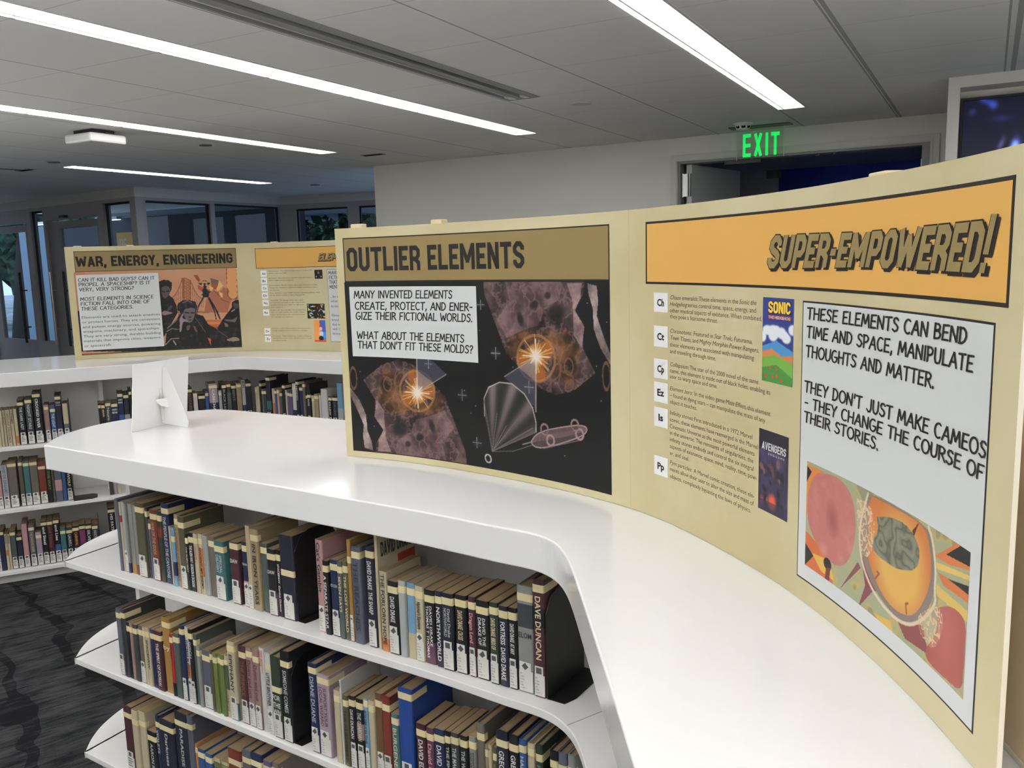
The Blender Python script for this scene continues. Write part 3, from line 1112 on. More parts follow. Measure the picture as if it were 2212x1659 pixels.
for k, (px0, px1, py, lab) in enumerate([(790, 822, 334, 'short dark speaker grille in the ceiling by the white wall corner'), (40, 70, 367, 'short dark grille at the end of a ceiling slot over the glass doors')]):
    p = at((px0 + px1) / 2, py, CEIL)
    t = thing('ceiling_grille', lab, 'ceiling grille', (p[0], p[1], CEIL), RZ)
    ln = .21
    MB().box(-ln / 2, ln / 2, -.035, .035, -.004, 0).build('grille_plate', mat('grille metal', (130, 130, 128), .5), t)
    s = MB()
    for j in range(5):
        s.box(-ln / 2 + .012 + j * .038, -ln / 2 + .04 + j * .038, -.026, .026, -.005, -.004)
    s.build('grille_openings', M_dark, t)
p0, p1 = at(-60, 361, CEIL), at(46, 367, CEIL)
tag(MB().box(0, float(np.hypot(*(p1 - p0)[:2])), -.03, .03, -.003, 0).build('ceiling_slot', mat('slot grey', (96, 96, 95), .6), loc=(p0[0], p0[1], CEIL), rz=math.atan2(p1[1] - p0[1], p1[0] - p0[0])),
    'thin grey slot in the ceiling over the glass doors', 'air vent')

# ================================================================== BOOKCASES
ZT = EYE - .515                        # worktop height
TH = .074
NEAR_Z = (EYE - .881, EYE - 1.196, EYE - 1.511)
FAR_Z = (EYE - .905, EYE - 1.235, EYE - 1.568)
Z1, Z2, Z3 = NEAR_Z
ST = .019


class Arm:
    def __init__(self, c, d):
        self.c = np.array(c, float)
        self.d = np.array(d, float) / np.hypot(*d)
        self.n = np.array([-self.d[1], self.d[0]])

    def p(self, s, off):
        q = self.c + self.d * s + self.n * off
        return (q[0], q[1])

    def line_s(self, px, off, z):       # s on the line at this offset whose point shows in pixel column px
        S = np.linspace(-2.2, 2.6, 300)
        X = np.array([proj((*self.p(s, off), z))[0] if (M3[2] @ (np.array([*self.p(s, off), z - EYE]))) > .15 else np.nan for s in S])
        ok = ~np.isnan(X)
        S, X = S[ok], X[ok]
        k = np.argsort(X)
        return float(np.interp(px, X[k], S[k]))


FA = Arm((-.7157, 2.0607), (.83713, -.54701))       # near unit, front edge
FB2 = Arm((.101, 1.147), (.04, -.9992))
BA = Arm((-2.1833, 4.5483), (.90018, .43552))       # far unit
BB2 = Arm((-1.155, 4.646), (.871, -.491))

# worktop outlines -------------------------------------------------
corner0 = [(-.10, 1.652), (-.013, 1.590), (.031, 1.558), (.057, 1.526), (.073, 1.490), (.082, 1.452), (.088, 1.405), (.092, 1.348), (.097, 1.24)]
corner = [tuple(p) for p in spline(corner0, 36)[0]]
tip = chaikin([(-1.08, 3.072), (-1.175, 3.045), (-1.31, 2.945), (-1.395, 2.83), (-1.425, 2.70), (-1.422, 2.60), (-1.399, 2.503)], 3)
near_front = [FA.p(s, 0.0) for s in np.linspace(-.80, .62, 8)] + corner + [(.101, 1.147), (.108, .98), (.114, .80), (.122, .55), (.13, .30)]
end2 = chaikin([(.13, .30), (.16, .22), (.30, .16), (.50, .13), (.68, .15), (.77, .24)], 2)
rearc = fillet((-.30, 2.56), (.76, 1.86), (.775, .60), .62, 16)
near_rear = [(.775, .24)] + [(.775, .60)] + [tuple(p) for p in reversed(rearc)] + [(-.559, 2.789), (-1.0, 3.04)]
NEAR = [tuple(p) for p in near_front] + [tuple(p) for p in end2[1:-1]] + near_rear + [tuple(p) for p in tip[:-1]]
bcorner = [tuple(p) for p in chaikin([(-1.775, 4.742), (-1.70, 4.785), (-1.63, 4.828), (-1.575, 4.850), (-1.52, 4.847), (-1.45, 4.812), (-1.40, 4.782)], 2)]
far_front = [BA.p(s, 0) for s in (-1.45, -.8, 0.0)] + bcorner + [BB2.p(s, 0) for s in (.0, .6, 1.3)]
DEP = .80
q0 = BB2.p(1.3, DEP)
q1 = BA.p(-1.45, DEP)
# rear corner by intersecting the two rear lines
Am = np.array([BA.d, -BB2.d]).T
k = np.linalg.solve(Am, np.array(BB2.p(0, DEP)) - np.array(BA.p(0, DEP)))
rc = BA.p(k[0], DEP)
FAR = [tuple(p) for p in far_front] + [q0] + [tuple(p) for p in fillet(q0, rc, q1, .5, 12)] + [q1]


def worktop(name, outl, lab):
    o = MB().prism(outl, ZT - TH, ZT).build(name, M_lam, None, bevel=.003)
    return tag(o, lab, 'counter top')


worktop('counter_top', NEAR, 'glossy white counter top with a pointed rounded end, bending around the near bookcase')
worktop('counter_top', FAR, 'long white counter top of the far bookcase carrying the board of three word heading')


def shelf_unit(label, outl, ins, arms, dividers, zs):
    Z1, Z2, Z3 = zs
    t = thing('bookcase', label, 'bookcase', (0, 0, 0))
    o_in = inset(outl, ins)
    for z in (Z1, Z2, Z3):
        MB().prism([tuple(p) for p in o_in], z - ST, z).build('shelf', M_shelf, t, bevel=.002)
    MB().prism([tuple(p) for p in inset(outl, ins + .05)], 0.0, Z3 - ST).build('plinth', mat('white plinth', (205, 204, 202), .45), t)
    for a, s0, s1, off in arms:
        m = MB()
        for zb_, zt_ in ((Z3, Z2 - ST), (Z2, Z1 - ST), (Z1, ZT - TH)):
            q = [a.p(s0, off), a.p(s1, off), a.p(s1, off + .018), a.p(s0, off + .018)]
            m.prism(q, zb_, zt_)
        m.build('back_panel', M_shelf, t)
    for a, s, o0, o1 in dividers:
        m = MB()
        for zb_, zt_ in ((Z3, Z2 - ST), (Z2, Z1 - ST), (Z1, ZT - TH)):
            q = [a.p(s - .01, o0), a.p(s + .01, o0), a.p(s + .01, o1), a.p(s - .01, o1)]
            m.prism(q, zb_, zt_)
        m.build('divider', M_shelf, t)
    return t


def cross_s(a, b, off):                # where the two lines at this offset meet
    k_ = np.linalg.solve(np.array([a.d, -b.d]).T, np.array(b.p(0, off)) - np.array(a.p(0, off)))
    return float(k_[0]), float(k_[1])


sdA = FA.line_s(269, .252, EYE - .60)
sdB = FA.line_s(717, .252, EYE - .62)
cA, cB = cross_s(FA, FB2, .318)
shelf_unit('near white bookcase with open curved shelf ends and rows of labelled books', NEAR, .020,
           [(FA, sdA + .0, cA, .318), (FB2, cB, .75, .318)],
           [(FA, sdA, .252, .336), (FA, sdB, .252, .318), (FB2, .3, .10, .318)], NEAR_Z)
sdC = BA.line_s(216, .21, EYE - .63)
cC, cD = cross_s(BA, BB2, .33)
uni = shelf_unit('far white bookcase with an inner corner and shelves of books beyond the dark carpet', FAR, .022,
                 [(BA, -1.4, cC, .33), (BB2, cD, 1.28, .33)],
                 [(BA, sdC, .21, .33), (BA, -1.38, .04, .33)], FAR_Z)
# butt joint in the upper shelves of the near unit, where the two arms meet
pj0, pj1 = at(1225, 1567, Z1), at(1300, 1537, Z1)
dj = (pj1 - pj0)[:2]
dj = dj / np.hypot(*dj)
nj = np.array([-dj[1], dj[0]])
js = MB()
for z in (Z1, Z2):
    q = [pj0[:2] - nj * .0006, pj0[:2] + dj * .28 - nj * .0006, pj0[:2] + dj * .28 + nj * .0006, pj0[:2] + nj * .0006]
    js.prism([tuple(v) for v in q], z - ST - .0004, z + .0004)
near_unit = [o for o in bpy.data.objects if o.name.startswith('bookcase')][0]
jo = js.build('shelf_joint', mat('joint shadow gap', (120, 118, 115), .7), near_unit)

# ================================================================== DISPLAY BOARDS
M_board = mat('printed parchment', (199, 186, 146), .45, spec=.25)
noise_mix(M_board, 2.6, (182, 169, 129), (198, 188, 152), .36, .62, 5)
M_foam = mat('white foam core', (232, 226, 210), .7)
M_ink = mat('black ink', (30, 26, 24), .5, spec=.25)
M_oliv = mat('olive header ink', (133, 114, 72), .45, spec=.25)
M_yell = mat('amber header ink', (208, 160, 84), .45, spec=.25)
M_paper = mat('pale caption paper', (204, 206, 206), .45, spec=.25)
M_grey_ink = mat('dark grey ink', (58, 54, 48), .5)
M_brown_ink = mat('brown text ink', (88, 72, 46), .5)
M_tile = mat('element tile paper', (222, 222, 220), .5, k=1.1)
M_wood = mat('pale wooden block', (206, 188, 150), .6)
M_pr = print_mat('printed picture')


class Board:
    def __init__(self, P, thick=.005):
        self.C, self.U = spline(P, 500)
        d = np.gradient(self.C, axis=0)
        d = d / np.hypot(d[:, 0], d[:, 1])[:, None]
        self.N = np.c_[d[:, 1], -d[:, 0]]           # towards the readers
        self.L = self.U[-1]

    def map(self, u, v, n=0.0):
        u, v = np.asarray(u, float), np.asarray(v, float)
        x = np.interp(u, self.U, self.C[:, 0])
        y = np.interp(u, self.U, self.C[:, 1])
        nx = np.interp(u, self.U, self.N[:, 0])
        ny = np.interp(u, self.U, self.N[:, 1])
        ex = np.maximum(u - self.L, 0)
        return np.c_[x + nx * n, y + ny * n, ZT + .001 + v + 0 * x]

    def hit(self, px, py):
        d = ray(px, py)
        e0, e1 = self.C[0] - self.C[1], self.C[-1] - self.C[-2]
        C = np.vstack([self.C[0] + e0 / np.hypot(*e0) * .9, self.C, self.C[-1] + e1 / np.hypot(*e1) * .9])
        U = np.r_[-.9, self.U, self.U[-1] + .9]
        cr_ = C[:, 0] * d[1] - C[:, 1] * d[0]
        i = np.where(np.sign(cr_[:-1]) != np.sign(cr_[1:]))[0][0]
        f = cr_[i] / (cr_[i] - cr_[i + 1])
        p = C[i] * (1 - f) + C[i + 1] * f
        s = np.hypot(*p) / np.hypot(d[0], d[1])
        return U[i] + f * (U[i + 1] - U[i]), d[2] * s + EYE - ZT - .001

    def sheet(self, name, u0, u1, v0, v1, n0, n1, mats, parent, step=.02, edge=None):
        k = max(1, int(round((u1 - u0) / step)))
        u = np.linspace(u0, u1, k + 1)
        rows = [self.map(u, np.full_like(u, v), np.full_like(u, n)) for n in (n1, n0) for v in (v0, v1)]
        V = np.concatenate(rows)
        m = k + 1
        Fc, I = [], []
        for i in range(k):
            Fc += [(i, i + 1, m + i + 1, m + i), (2 * m + i + 1, 2 * m + i, 3 * m + i, 3 * m + i + 1),
                   (m + i, m + i + 1, 3 * m + i + 1, 3 * m + i), (2 * m + i, 2 * m + i + 1, i + 1, i)]
            I += [0, 1, 1, 1]
        Fc += [(0, m, 3 * m, 2 * m), (k + m, k, 2 * m + k, 3 * m + k)]
        I += [1, 1]
        ms = mats if isinstance(mats, list) else [mats, mats]
        return new_mesh(name, V, Fc, ms, parent, False, I)

    def lettering(self, name, pieces, m, n, parent):
        """pieces: (verts, faces, width, u0, u1, v0, height)"""
        V, Fc = [], []
        for v, f, w, u0, u1, v0, hh in pieces:
            if not len(v):
                continue
            k = len(V)
            q = self.map(u0 + v[:, 0] / w * (u1 - u0), v0 + v[:, 1] * hh, np.full(len(v), n))
            V += [tuple(a) for a in q]
            Fc += [tuple(i + k for i in ff) for ff in f]
        return new_mesh(name, V, Fc, m, parent)


def comic(s, t=.15):
    return stroke_text(s, COMIC, t, .12, .06)


def lines(fn, rows):
    """rows: (text, u0, u1, baseline v, cap height)"""
    out = []
    for s, u0, u1, v0, hh in rows:
        v, f, w = fn(s)
        out.append((v, f, w, u0, u1, v0, hh))
    return out


E1, E2, E3, E4, E5 = .0004, .0009, .0014, .0019, .0024      # ink layers


def picture(bd, name, cv, u0, u1, v0, v1, n, parent, gain=1.05):
    return grid_print(name, cv, lambda x, y: bd.map(u0 + x * (u1 - u0), v0 + y * (v1 - v0), np.full_like(x, n)), M_pr, parent, gain)


def framed(bd, name, u0, u1, v0, v1, m, bw, parent, n=E1):
    """filled panel with a black rule round it"""
    bd.sheet(name + '_border', u0, u1, v0, v1, n - .0004, n, M_ink, parent)
    return bd.sheet(name, u0 + bw, u1 - bw, v0 + bw, v1 - bw, n, n + .0003, m, parent)


# ---------------------------------------------------------------- near board
BH = .600
FBp = [(-.448, 2.252), (-.314, 2.184), (-.126, 2.055), (.041, 1.914), (.204, 1.742), (.279, 1.629), (.328, 1.52), (.377, 1.382), (.413, 1.252), (.435, 1.123), (.447, 1.002), (.451, .911), (.45, .815), (.446, .744)]
NB = Board(FBp)
root = thing('display_board', 'tall curved display board headed OUTLIER ELEMENTS standing on the near counter', 'display board', (0, 0, 0))
NB.sheet('board_panel', 0, NB.L, 0, BH, -.005, 0, [M_board, M_foam], root)
NB.sheet('board_seam', .8875, .8885, 0, BH, 0, .0002, mat('print seam', (176, 164, 126), .5), root)
# header one
framed(NB, 'title_banner', .024, .833, .4625, .5755, M_oliv, .003, root)
v, f, w = stroke_text('OUTLIER ELEMENTS', BLOCK, .185, .075)
NB.lettering('title_lettering', [(v, f, w, .034, .590, .490, .0605)], M_ink, E3, root)

# picture one : rock fields, the same field turned half round beside it
AU0, AU1, AV0, AV1 = .022, .833, .016, .4625
asp = (AU1 - AU0) / (AV1 - AV0)


def n_uv(x, y):
    u, v_ = NB.hit(740 + x / 3.386, 600 + y / 3.386)
    return (u - AU0) / (AV1 - AV0), (v_ - AV0) / (AV1 - AV0)


CW, CH_ = 560, 310
cv = Canvas(CW, CH_, asp, (21, 20, 21))
half = Canvas(CW, CH_, asp, (21, 20, 21))
tex = fbm(CH_, CW, 9, 11, 5)
tex2 = fbm(CH_, CW, 22, 23, 4)
ridge = 1 - np.abs(2 * fbm(CH_, CW, 14, 31, 4) - 1) * 2.2
rd = random.Random(5)


def rock(P, dark, light, k=1.0):
    P = [n_uv(*p) for p in P]
    m = half.poly_mask(P).astype(float)
    c = np.array(dark, float) + (np.array(light, float) - np.array(dark, float)) * np.clip((tex * 1.5 + tex2 * .9 - .85) * k, 0, 1)[..., None]
    half.c = half.c * (1 - m[..., None]) + c * m[..., None]
    r = np.clip((ridge - .72) * 4, 0, 1) * m
    half.put(r * .55, (150, 118, 116))


rock([(1030, 30), (1770, 30), (1760, 120), (1690, 250), (1760, 330), (1760, 520), (1850, 700), (1700, 820), (1560, 860), (1430, 800), (1300, 660), (1200, 560), (1150, 420), (1090, 260), (1040, 130)], (36, 27, 27), (112, 88, 86), 1.15)
rock([(1190, 30), (1600, 30), (1590, 150), (1480, 240), (1430, 350), (1330, 380), (1200, 440), (1130, 300), (1220, 170)], (78, 58, 60), (140, 112, 112), 1.2)
rock([(1640, 40), (1750, 40), (1740, 150), (1700, 240), (1770, 360), (1750, 510), (1690, 420), (1690, 280), (1680, 160)], (96, 76, 76), (186, 158, 156), 1.3)
rock([(1790, 40), (1860, 60), (1870, 180), (1860, 280), (1900, 400), (1960, 560), (1962, 640), (1890, 520), (1840, 380), (1830, 220), (1800, 120)], (92, 80, 80), (190, 170, 166), 1.3)
rock([(1200, 440), (1340, 390), (1450, 390), (1640, 380), (1740, 540), (1720, 700), (1660, 790), (1560, 700), (1540, 560), (1440, 450), (1300, 500), (1240, 600), (1190, 520)], (44, 30, 22), (134, 90, 54), 1.3)
for (x, y, rx, ry) in [(1560, 260, 120, 80), (1300, 300, 40, 60), (1400, 200, 60, 34), (1500, 130, 40, 30), (1680, 640, 60, 80)]:
    cx, cy = n_uv(x, y)
    half.ell(cx, cy, rx / 3.386 / 480, ry / 3.386 / 400, (26, 24, 24), .3, .8, .5)
for (x, y, rx, ry, rot) in [(1655, 650, 42, 58, 0), (1560, 690, 36, 70, -.6), (1660, 790, 34, 48, -.7), (1930, 720, 36, 90, 0)]:
    cx, cy = n_uv(x, y)
    half.ring(cx, cy, rx / 1500, ry / 1440, .14, (130, 92, 62), rot, .8)
bx, by = n_uv(1415, 575)
for (dx, dy, rx, ry) in [(0, .0, .085, .075), (-.075, -.02, .06, .055), (.06, .03, .06, .055), (.02, -.09, .05, .05)]:
    half.ell(bx + dx, by + dy, rx, ry, (168, 98, 44), 0, .95, .25)
half.ring(bx, by - .01, .125, .115, .06, (196, 140, 84), .2, .55)
for i in range(34):
    th = i * 2 * math.pi / 34 + rd.uniform(-.08, .08)
    l = rd.uniform(.05, .115)
    half.line([(bx, by), (bx + l * math.cos(th), by + l * math.sin(th))], .0036, (236, 190, 110), .75)
P1, P2, P3 = n_uv(1180, 722), n_uv(1300, 650), n_uv(1412, 980)
half.poly([(bx, by), n_uv(1180, 722), n_uv(1400, 940), n_uv(1416, 975)], (84, 84, 98), .72)
half.poly([(bx, by), n_uv(1285, 655), n_uv(1412, 760)], (190, 158, 142), .55)
half.line([(bx, by), n_uv(1415, 980)], .005, (214, 200, 196), .7)
half.line([(bx, by), n_uv(1185, 722)], .004, (196, 186, 184), .6)
half.ell(bx, by, .05, .05, (255, 236, 220), 0, 1, .7)
for (a, b) in ((.0, .085), (1.57, .085), (.78, .05), (2.36, .05)):
    half.line([(bx - b * math.cos(a), by - b * math.sin(a)), (bx + b * math.cos(a), by + b * math.sin(a))], .0045, (255, 240, 226), .85)
cv.c = half.c.copy()
mid = int(CW * .49)
fl = half.c[::-1, ::-1]
sh = int(CW * .022)
cv.c[:, :mid] = np.roll(fl, (0, 0), (0, 1))[:, :mid]
# balloon, its lines and the cigar shaped ship, only on the right half
bal = [n_uv(*p) for p in [(1095, 1270), (1040, 1010), (1036, 880), (1070, 800), (1150, 764), (1240, 776), (1330, 850), (1390, 950), (1416, 1060), (1416, 1130)]]
cv.poly(bal, (70, 64, 64))
mb = cv.poly_mask(bal)
ang = np.arctan2(cv.x - bal[0][0], cv.y - bal[0][1])
cv.put(mb * np.clip(np.sin(ang * 17 + .8) * .9, 0, 1) * .7 * np.clip((cv.y - bal[0][1]) * 3, 0, 1), (168, 148, 146))
cv.put(mb * np.clip(-np.sin(ang * 17 + .8) * .9, 0, 1) * .75, (34, 32, 33))
cv.line(bal[1:], .004, (190, 180, 176))
for x, y in ((1130, 990), (1200, 1080), (1300, 1010), (1390, 1100), (1036, 900), (1416, 1130)):
    cv.line([bal[0], n_uv(x, y)], .003, (120, 112, 110), .9)
cv.line([bal[0], n_uv(1250, 1268), n_uv(1400, 1220)], .0025, (110, 104, 102))
cv.ring(*n_uv(1066, 1322), .02, .022, .2, (190, 186, 180), .5)
shp = [n_uv(*p) for p in [(1380, 1200), (1410, 1150), (1480, 1115), (1620, 1090), (1730, 1076), (1785, 1090), (1790, 1125), (1750, 1160), (1640, 1200), (1510, 1238), (1440, 1246), (1395, 1230)]]
cv.poly(chaikin(shp + [shp[0]], 2)[:-1], (112, 92, 92))
cv.put(cv.poly_mask([n_uv(*p) for p in [(1385, 1205), (1480, 1190), (1640, 1160), (1790, 1120), (1750, 1160), (1640, 1200), (1510, 1238), (1440, 1246), (1395, 1230)]]) * .6, (60, 50, 52))
cv.line(chaikin(shp + [shp[0]], 2), .004, (176, 150, 148))
for x, y in ((1522, 1190), (1735, 1146)):
    cv.ring(*n_uv(x, y), .024, .026, .22, (170, 140, 138))
for x, y in ((1478, 1108), (1700, 1078)):
    cv.ring(*n_uv(x, y), .024, .026, .2, (150, 126, 124))
cv.line([n_uv(1320, 1218), n_uv(1388, 1200)], .004, (150, 130, 128))
cv.line([n_uv(1470, 1250), n_uv(1730, 1190)], .003, (110, 100, 98))
for i in range(46):
    x, y = rd.uniform(.02, asp - .02), rd.uniform(.02, .95)
    j, i2 = int(y * (CH_ - 1)), int(x / asp * (CW - 1))
    if cv.c[j, i2].mean() < 34:
        cv.ell(x, y, .004, .004, (210, 206, 200), 0, .9, .6)
for x, y, r in ((1120, 552, .03), (876, 858, .03), (1364, 800, .03), (984, 1206, .03), (1010, 198, .025), (628, 630, .025)):
    cx, cy = n_uv(x, y)
    cv.line([(cx - r, cy), (cx + r, cy)], .0028, (200, 200, 204), .8)
    cv.line([(cx, cy - r), (cx, cy + r)], .0028, (200, 200, 204), .8)
    cv.ell(cx, cy, r * 1.6, r * .9, (90, 92, 100), 0, .5, 1.0)
picture(NB, 'picture_print', cv, AU0, AU1, AV0, AV1, E1, root, .66)
v1_, f1_, w1_ = font_text('ASTRO STEEL CORP', .01)
p0, p1 = NB.hit(740 + 1478 / 3.386, 600 + 1146 / 3.386), NB.hit(740 + 1732 / 3.386, 600 + 1108 / 3.386)
v1_ = v1_.copy()
q1_ = np.c_[v1_[:, 0], v1_[:, 1] * .008 + v1_[:, 0] / w1_ * (p1[1] - p0[1])]
v2_, f2_, w2_ = font_text('271', .01)
p2 = NB.hit(740 + 1418 / 3.386, 600 + 1196 / 3.386)
NB.lettering('ship_lettering', [(q1_, f1_, w1_, p0[0], p1[0], p0[1], 1.0), (v2_, f2_, w2_, p2[0], p2[0] + .026, p2[1], .010)], mat('deep red ink', (62, 40, 40), .5), E2, root)
NB.sheet('caption_box', .037, .440, .270, .4505, E2 - .0003, E2, M_paper, root)
NB.lettering('caption_lettering', lines(comic, [
    ('MANY INVENTED ELEMENTS', .051, .364, .4215, .0185), ('CREATE, PROTECT, AND ENER-', .0525, .427, .3925, .0185), ('GIZE THEIR FICTIONAL WORLDS.', .0535, .426, .3665, .0185),
    ('WHAT ABOUT THE ELEMENTS', .0535, .397, .3165, .0185), ("THAT DON'T FIT THESE MOLDS?", .055, .4245, .2915, .0185)]), M_ink, E3, root)

# header two
framed(NB, 'amber_banner', .937, 1.856, .4575, .5745, M_yell, .0042, root)
v, f, w = stroke_text('SUPER-EMPOWERED!', BLOCK, .205, .075, .30)
v2, f2, w2 = stroke_text('SUPER-EMPOWERED!', BLOCK, .275, .075, .30)
n_t = len(v)
# letters swell towards the end, as hand drawn titles do


def swell(a, ww, gl, lift=0.0):
    t_ = a[:, 0] / ww
    k = .92 + .14 * np.abs(t_ - .5) * 2
    return np.c_[a[:, 0], (a[:, 1] - .5) * k + .5 + lift]


U0, U1 = 1.299, 1.815
NB.lettering('title_shadow', [(swell(v2, w, 1), f2, w, U0 + .0045, U1 + .0045, .4860, .0465)], M_ink, E3, root)
NB.lettering('title_outline', [(swell(v2, w, 1), f2, w, U0, U1, .4890, .0465)], M_ink, E3 + .0002, root)
NB.lettering('title_lettering', [(swell(v, w, 1), f, w, U0, U1, .4890, .0465)], mat('olive title ink', (128, 110, 66), .45, k=1.1), E4, root)

# element tiles and their paragraphs
TILES = [('Ch', .405, .4415), ('Ct', .339, .379), ('Cp', .2785, .316), ('Ez', .232, .271), ('Is', .184, .222), ('Pp', .088, .126)]
for s, v0, v1 in TILES:
    tl = NB.sheet('element_tile', .961, 1.003, v0, v1, E1 - .0003, E1, M_tile, root)
    v, f, w = font_text(s, .03)
    cw = .021 if s != 'Is' else .014
    NB.lettering('tile_symbol', [(v, f, w, .982 - cw / 2, .982 + cw / 2, (v0 + v1) / 2 - .0065, .0135)], M_ink, E2, tl)
BODY = [
    [('*Chaos emeralds:* These elements in the *Sonic the*', 1.271, .4300), ('*Hedgehog* series control time, space, energy, and', 1.270, .4180), ('other mystical aspects of existence. When combined,', 1.287, .4060), ('they pose a fearsome threat.', 1.160, .3950)],
    [('*Chronotons:*  Featured in *Star Trek, Futurama,*', 1.261, .3680), ('*Teen Titans,* and *Mighty Morphin Power Rangers,*', 1.280, .3555), ('these elements are associated with manipulating', 1.266, .3425), ('and traveling through time.', 1.155, .3300)],
    [('*Collapsium:* The star of the 2000 novel of the same', 1.280, .3055), ('name, this element is made out of black holes, enabling its', 1.314, .2935), ('user to warp space and time.', 1.160, .2825)],
    [('*Element zero:*  In the video game *Mass Effect,* this element', 1.315, .2600), ('\u2013 found in dying stars \u2013 can manipulate the mass of any', 1.301, .2470), ('object it touches.', 1.097, .2345)],
    [('*Infinity stones:* First introduced in a 1972 Marvel', 1.265, .2135), ('comic, these elements have reemerged in the Marvel', 1.281, .2005), ('Cinematic Universe as the most powerful elements', 1.272, .1875), ('in the universe. The remnants of singularities, the', 1.269, .1750), ('infinity stones embody and control the six integral', 1.270, .1620), ('aspects of existence: space, mind, reality, time, pow-', 1.280, .1490), ('er, and soul.', 1.072, .1355)],
    [('*Pym particles:*  A Marvel comic creation, these ele-', 1.273, .1175), ('ments allow their user to alter the size and mass of', 1.272, .1045), ('objects, completely bypassing the laws of physics.', 1.264, .0905)],
]
for para in BODY:
    NB.lettering('paragraph_lettering', lines(styled_text, [(s, 1.0105, u1, v0, .0083) for s, u1, v0 in para]), M_brown_ink, E1, root)

# two small cover pictures, plain stand-ins
cv = Canvas(60, 100, .083 / .129, (44, 56, 120))
for i in range(9):
    cv.ell(rd.uniform(.0, .64), rd.uniform(.38, .66), rd.uniform(.07, .13), rd.uniform(.05, .09), (222, 226, 230), 0, 1, .3)
cv.poly([(0, .42), (.3, .50), (.64, .40), (.64, .3), (0, .3)], (70, 130, 180))
cv.poly([(0, .36), (.2, .40), (.42, .33), (.64, .36), (.64, 0), (0, 0)], (186, 120, 70))
cv.poly([(0, .28), (.25, .33), (.64, .26), (.64, 0), (0, 0)], (104, 156, 66))
cv.poly([(0, .16), (.3, .22), (.64, .10), (.64, 0), (0, 0)], (66, 124, 58))
for i in range(7):
    cv.ell(rd.uniform(.05, .6), rd.uniform(.04, .24), .02, .02, (196, 60, 50))
picture(NB, 'cover_print', cv, 1.2895, 1.374, .3135, .4435, E1, root)
NB.sheet('cover_title_plate', 1.305, 1.368, .411, .417, E2 - .0003, E2, mat('cover red', (150, 40, 40), .5), root)
v, f, w = stroke_text('SONIC', BLOCK, .20, .06, 0)
vb, fb, wb = stroke_text('SONIC', BLOCK, .36, .06, 0)
NB.lettering('cover_title_edge', [(vb, fb, w, 1.306, 1.366, .4205, .0175)], mat('cover navy', (26, 28, 60), .5), E2, root)
NB.lettering('cover_title', [(v, f, w, 1.306, 1.366, .4205, .0175)], mat('cover yellow', (236, 196, 60), .5), E3, root)
v, f, w = font_text('THE HEDGEHOG', .02)
NB.lettering('cover_subtitle', [(v, f, w, 1.307, 1.366, .4118, .0044)], M_paper, E3, root)
cv = Canvas(60, 100, .083 / .131, (38, 36, 44))
cv.put(np.clip(fbm(100, 60, 4, 44) * 1.6 - .5, 0, 1) * (cv.y < .75), (84, 74, 124))
for i in range(26):
    x, y = rd.uniform(.06, .58), rd.uniform(.12, .66)
    cv.ell(x, y, rd.uniform(.02, .07), rd.uniform(.03, .09), rd.choice([(40, 30, 40), (92, 60, 58), (58, 48, 80), (120, 84, 74), (30, 26, 34)]), rd.uniform(-1, 1), .85, .5)
cv.ell(.30, .14, .12, .13, (206, 88, 52), 0, .95, .6)
cv.ell(.08, .12, .06, .1, (150, 62, 60), 0, .8, .7)
cv.c[:14] = cv.c[:14] * .4 + np.array((46, 40, 66)) * .6
picture(NB, 'cover_print', cv, 1.2845, 1.3675, .1055, .2365, E1, root)
v, f, w = stroke_text('AVENGERS', BLOCK, .17, .06, .1)
NB.lettering('cover_title', [(v, f, w, 1.293, 1.361, .2050, .0125)], M_paper, E2, root)
v, f, w = font_text('E N D G A M E')
NB.lettering('cover_subtitle', [(v, f, w, 1.312, 1.357, .1985, .0034)], M_paper, E2, root)

# large caption with picture two
NB.sheet('caption_border', 1.398, 1.835, .033, .4425, E1 - .0003, E1, M_ink, root)
NB.sheet('caption_box', 1.4005, 1.8325, .0355, .440, E1, E2 - .0002, M_paper, root)
NB.lettering('caption_lettering', lines(comic, [
    ('THESE ELEMENTS CAN BEND', 1.4115, 1.784, .4175, .0158), ('TIME AND SPACE, MANIPULATE', 1.4115, 1.799, .3915, .0158), ('THOUGHTS AND MATTER.', 1.4105, 1.723, .3640, .0158),
    ("THEY DON'T JUST MAKE CAMEOS", 1.409, 1.832, .3130, .0158), ('- THEY CHANGE THE COURSE OF', 1.410, 1.829, .2905, .0150), ('THEIR STORIES.', 1.410, 1.604, .2695, .0152)]), M_ink, E3, root)
PU0, PU1, PV0, PV1 = 1.421, 1.813, .058, .2135
pasp = (PU1 - PU0) / (PV1 - PV0)


def p_uv(x, y):
    u, v_ = NB.hit(1720 + x / 3.13, 990 + y / 3.13)
    return (u - PU0) / (PV1 - PV0), (v_ - PV0) / (PV1 - PV0)


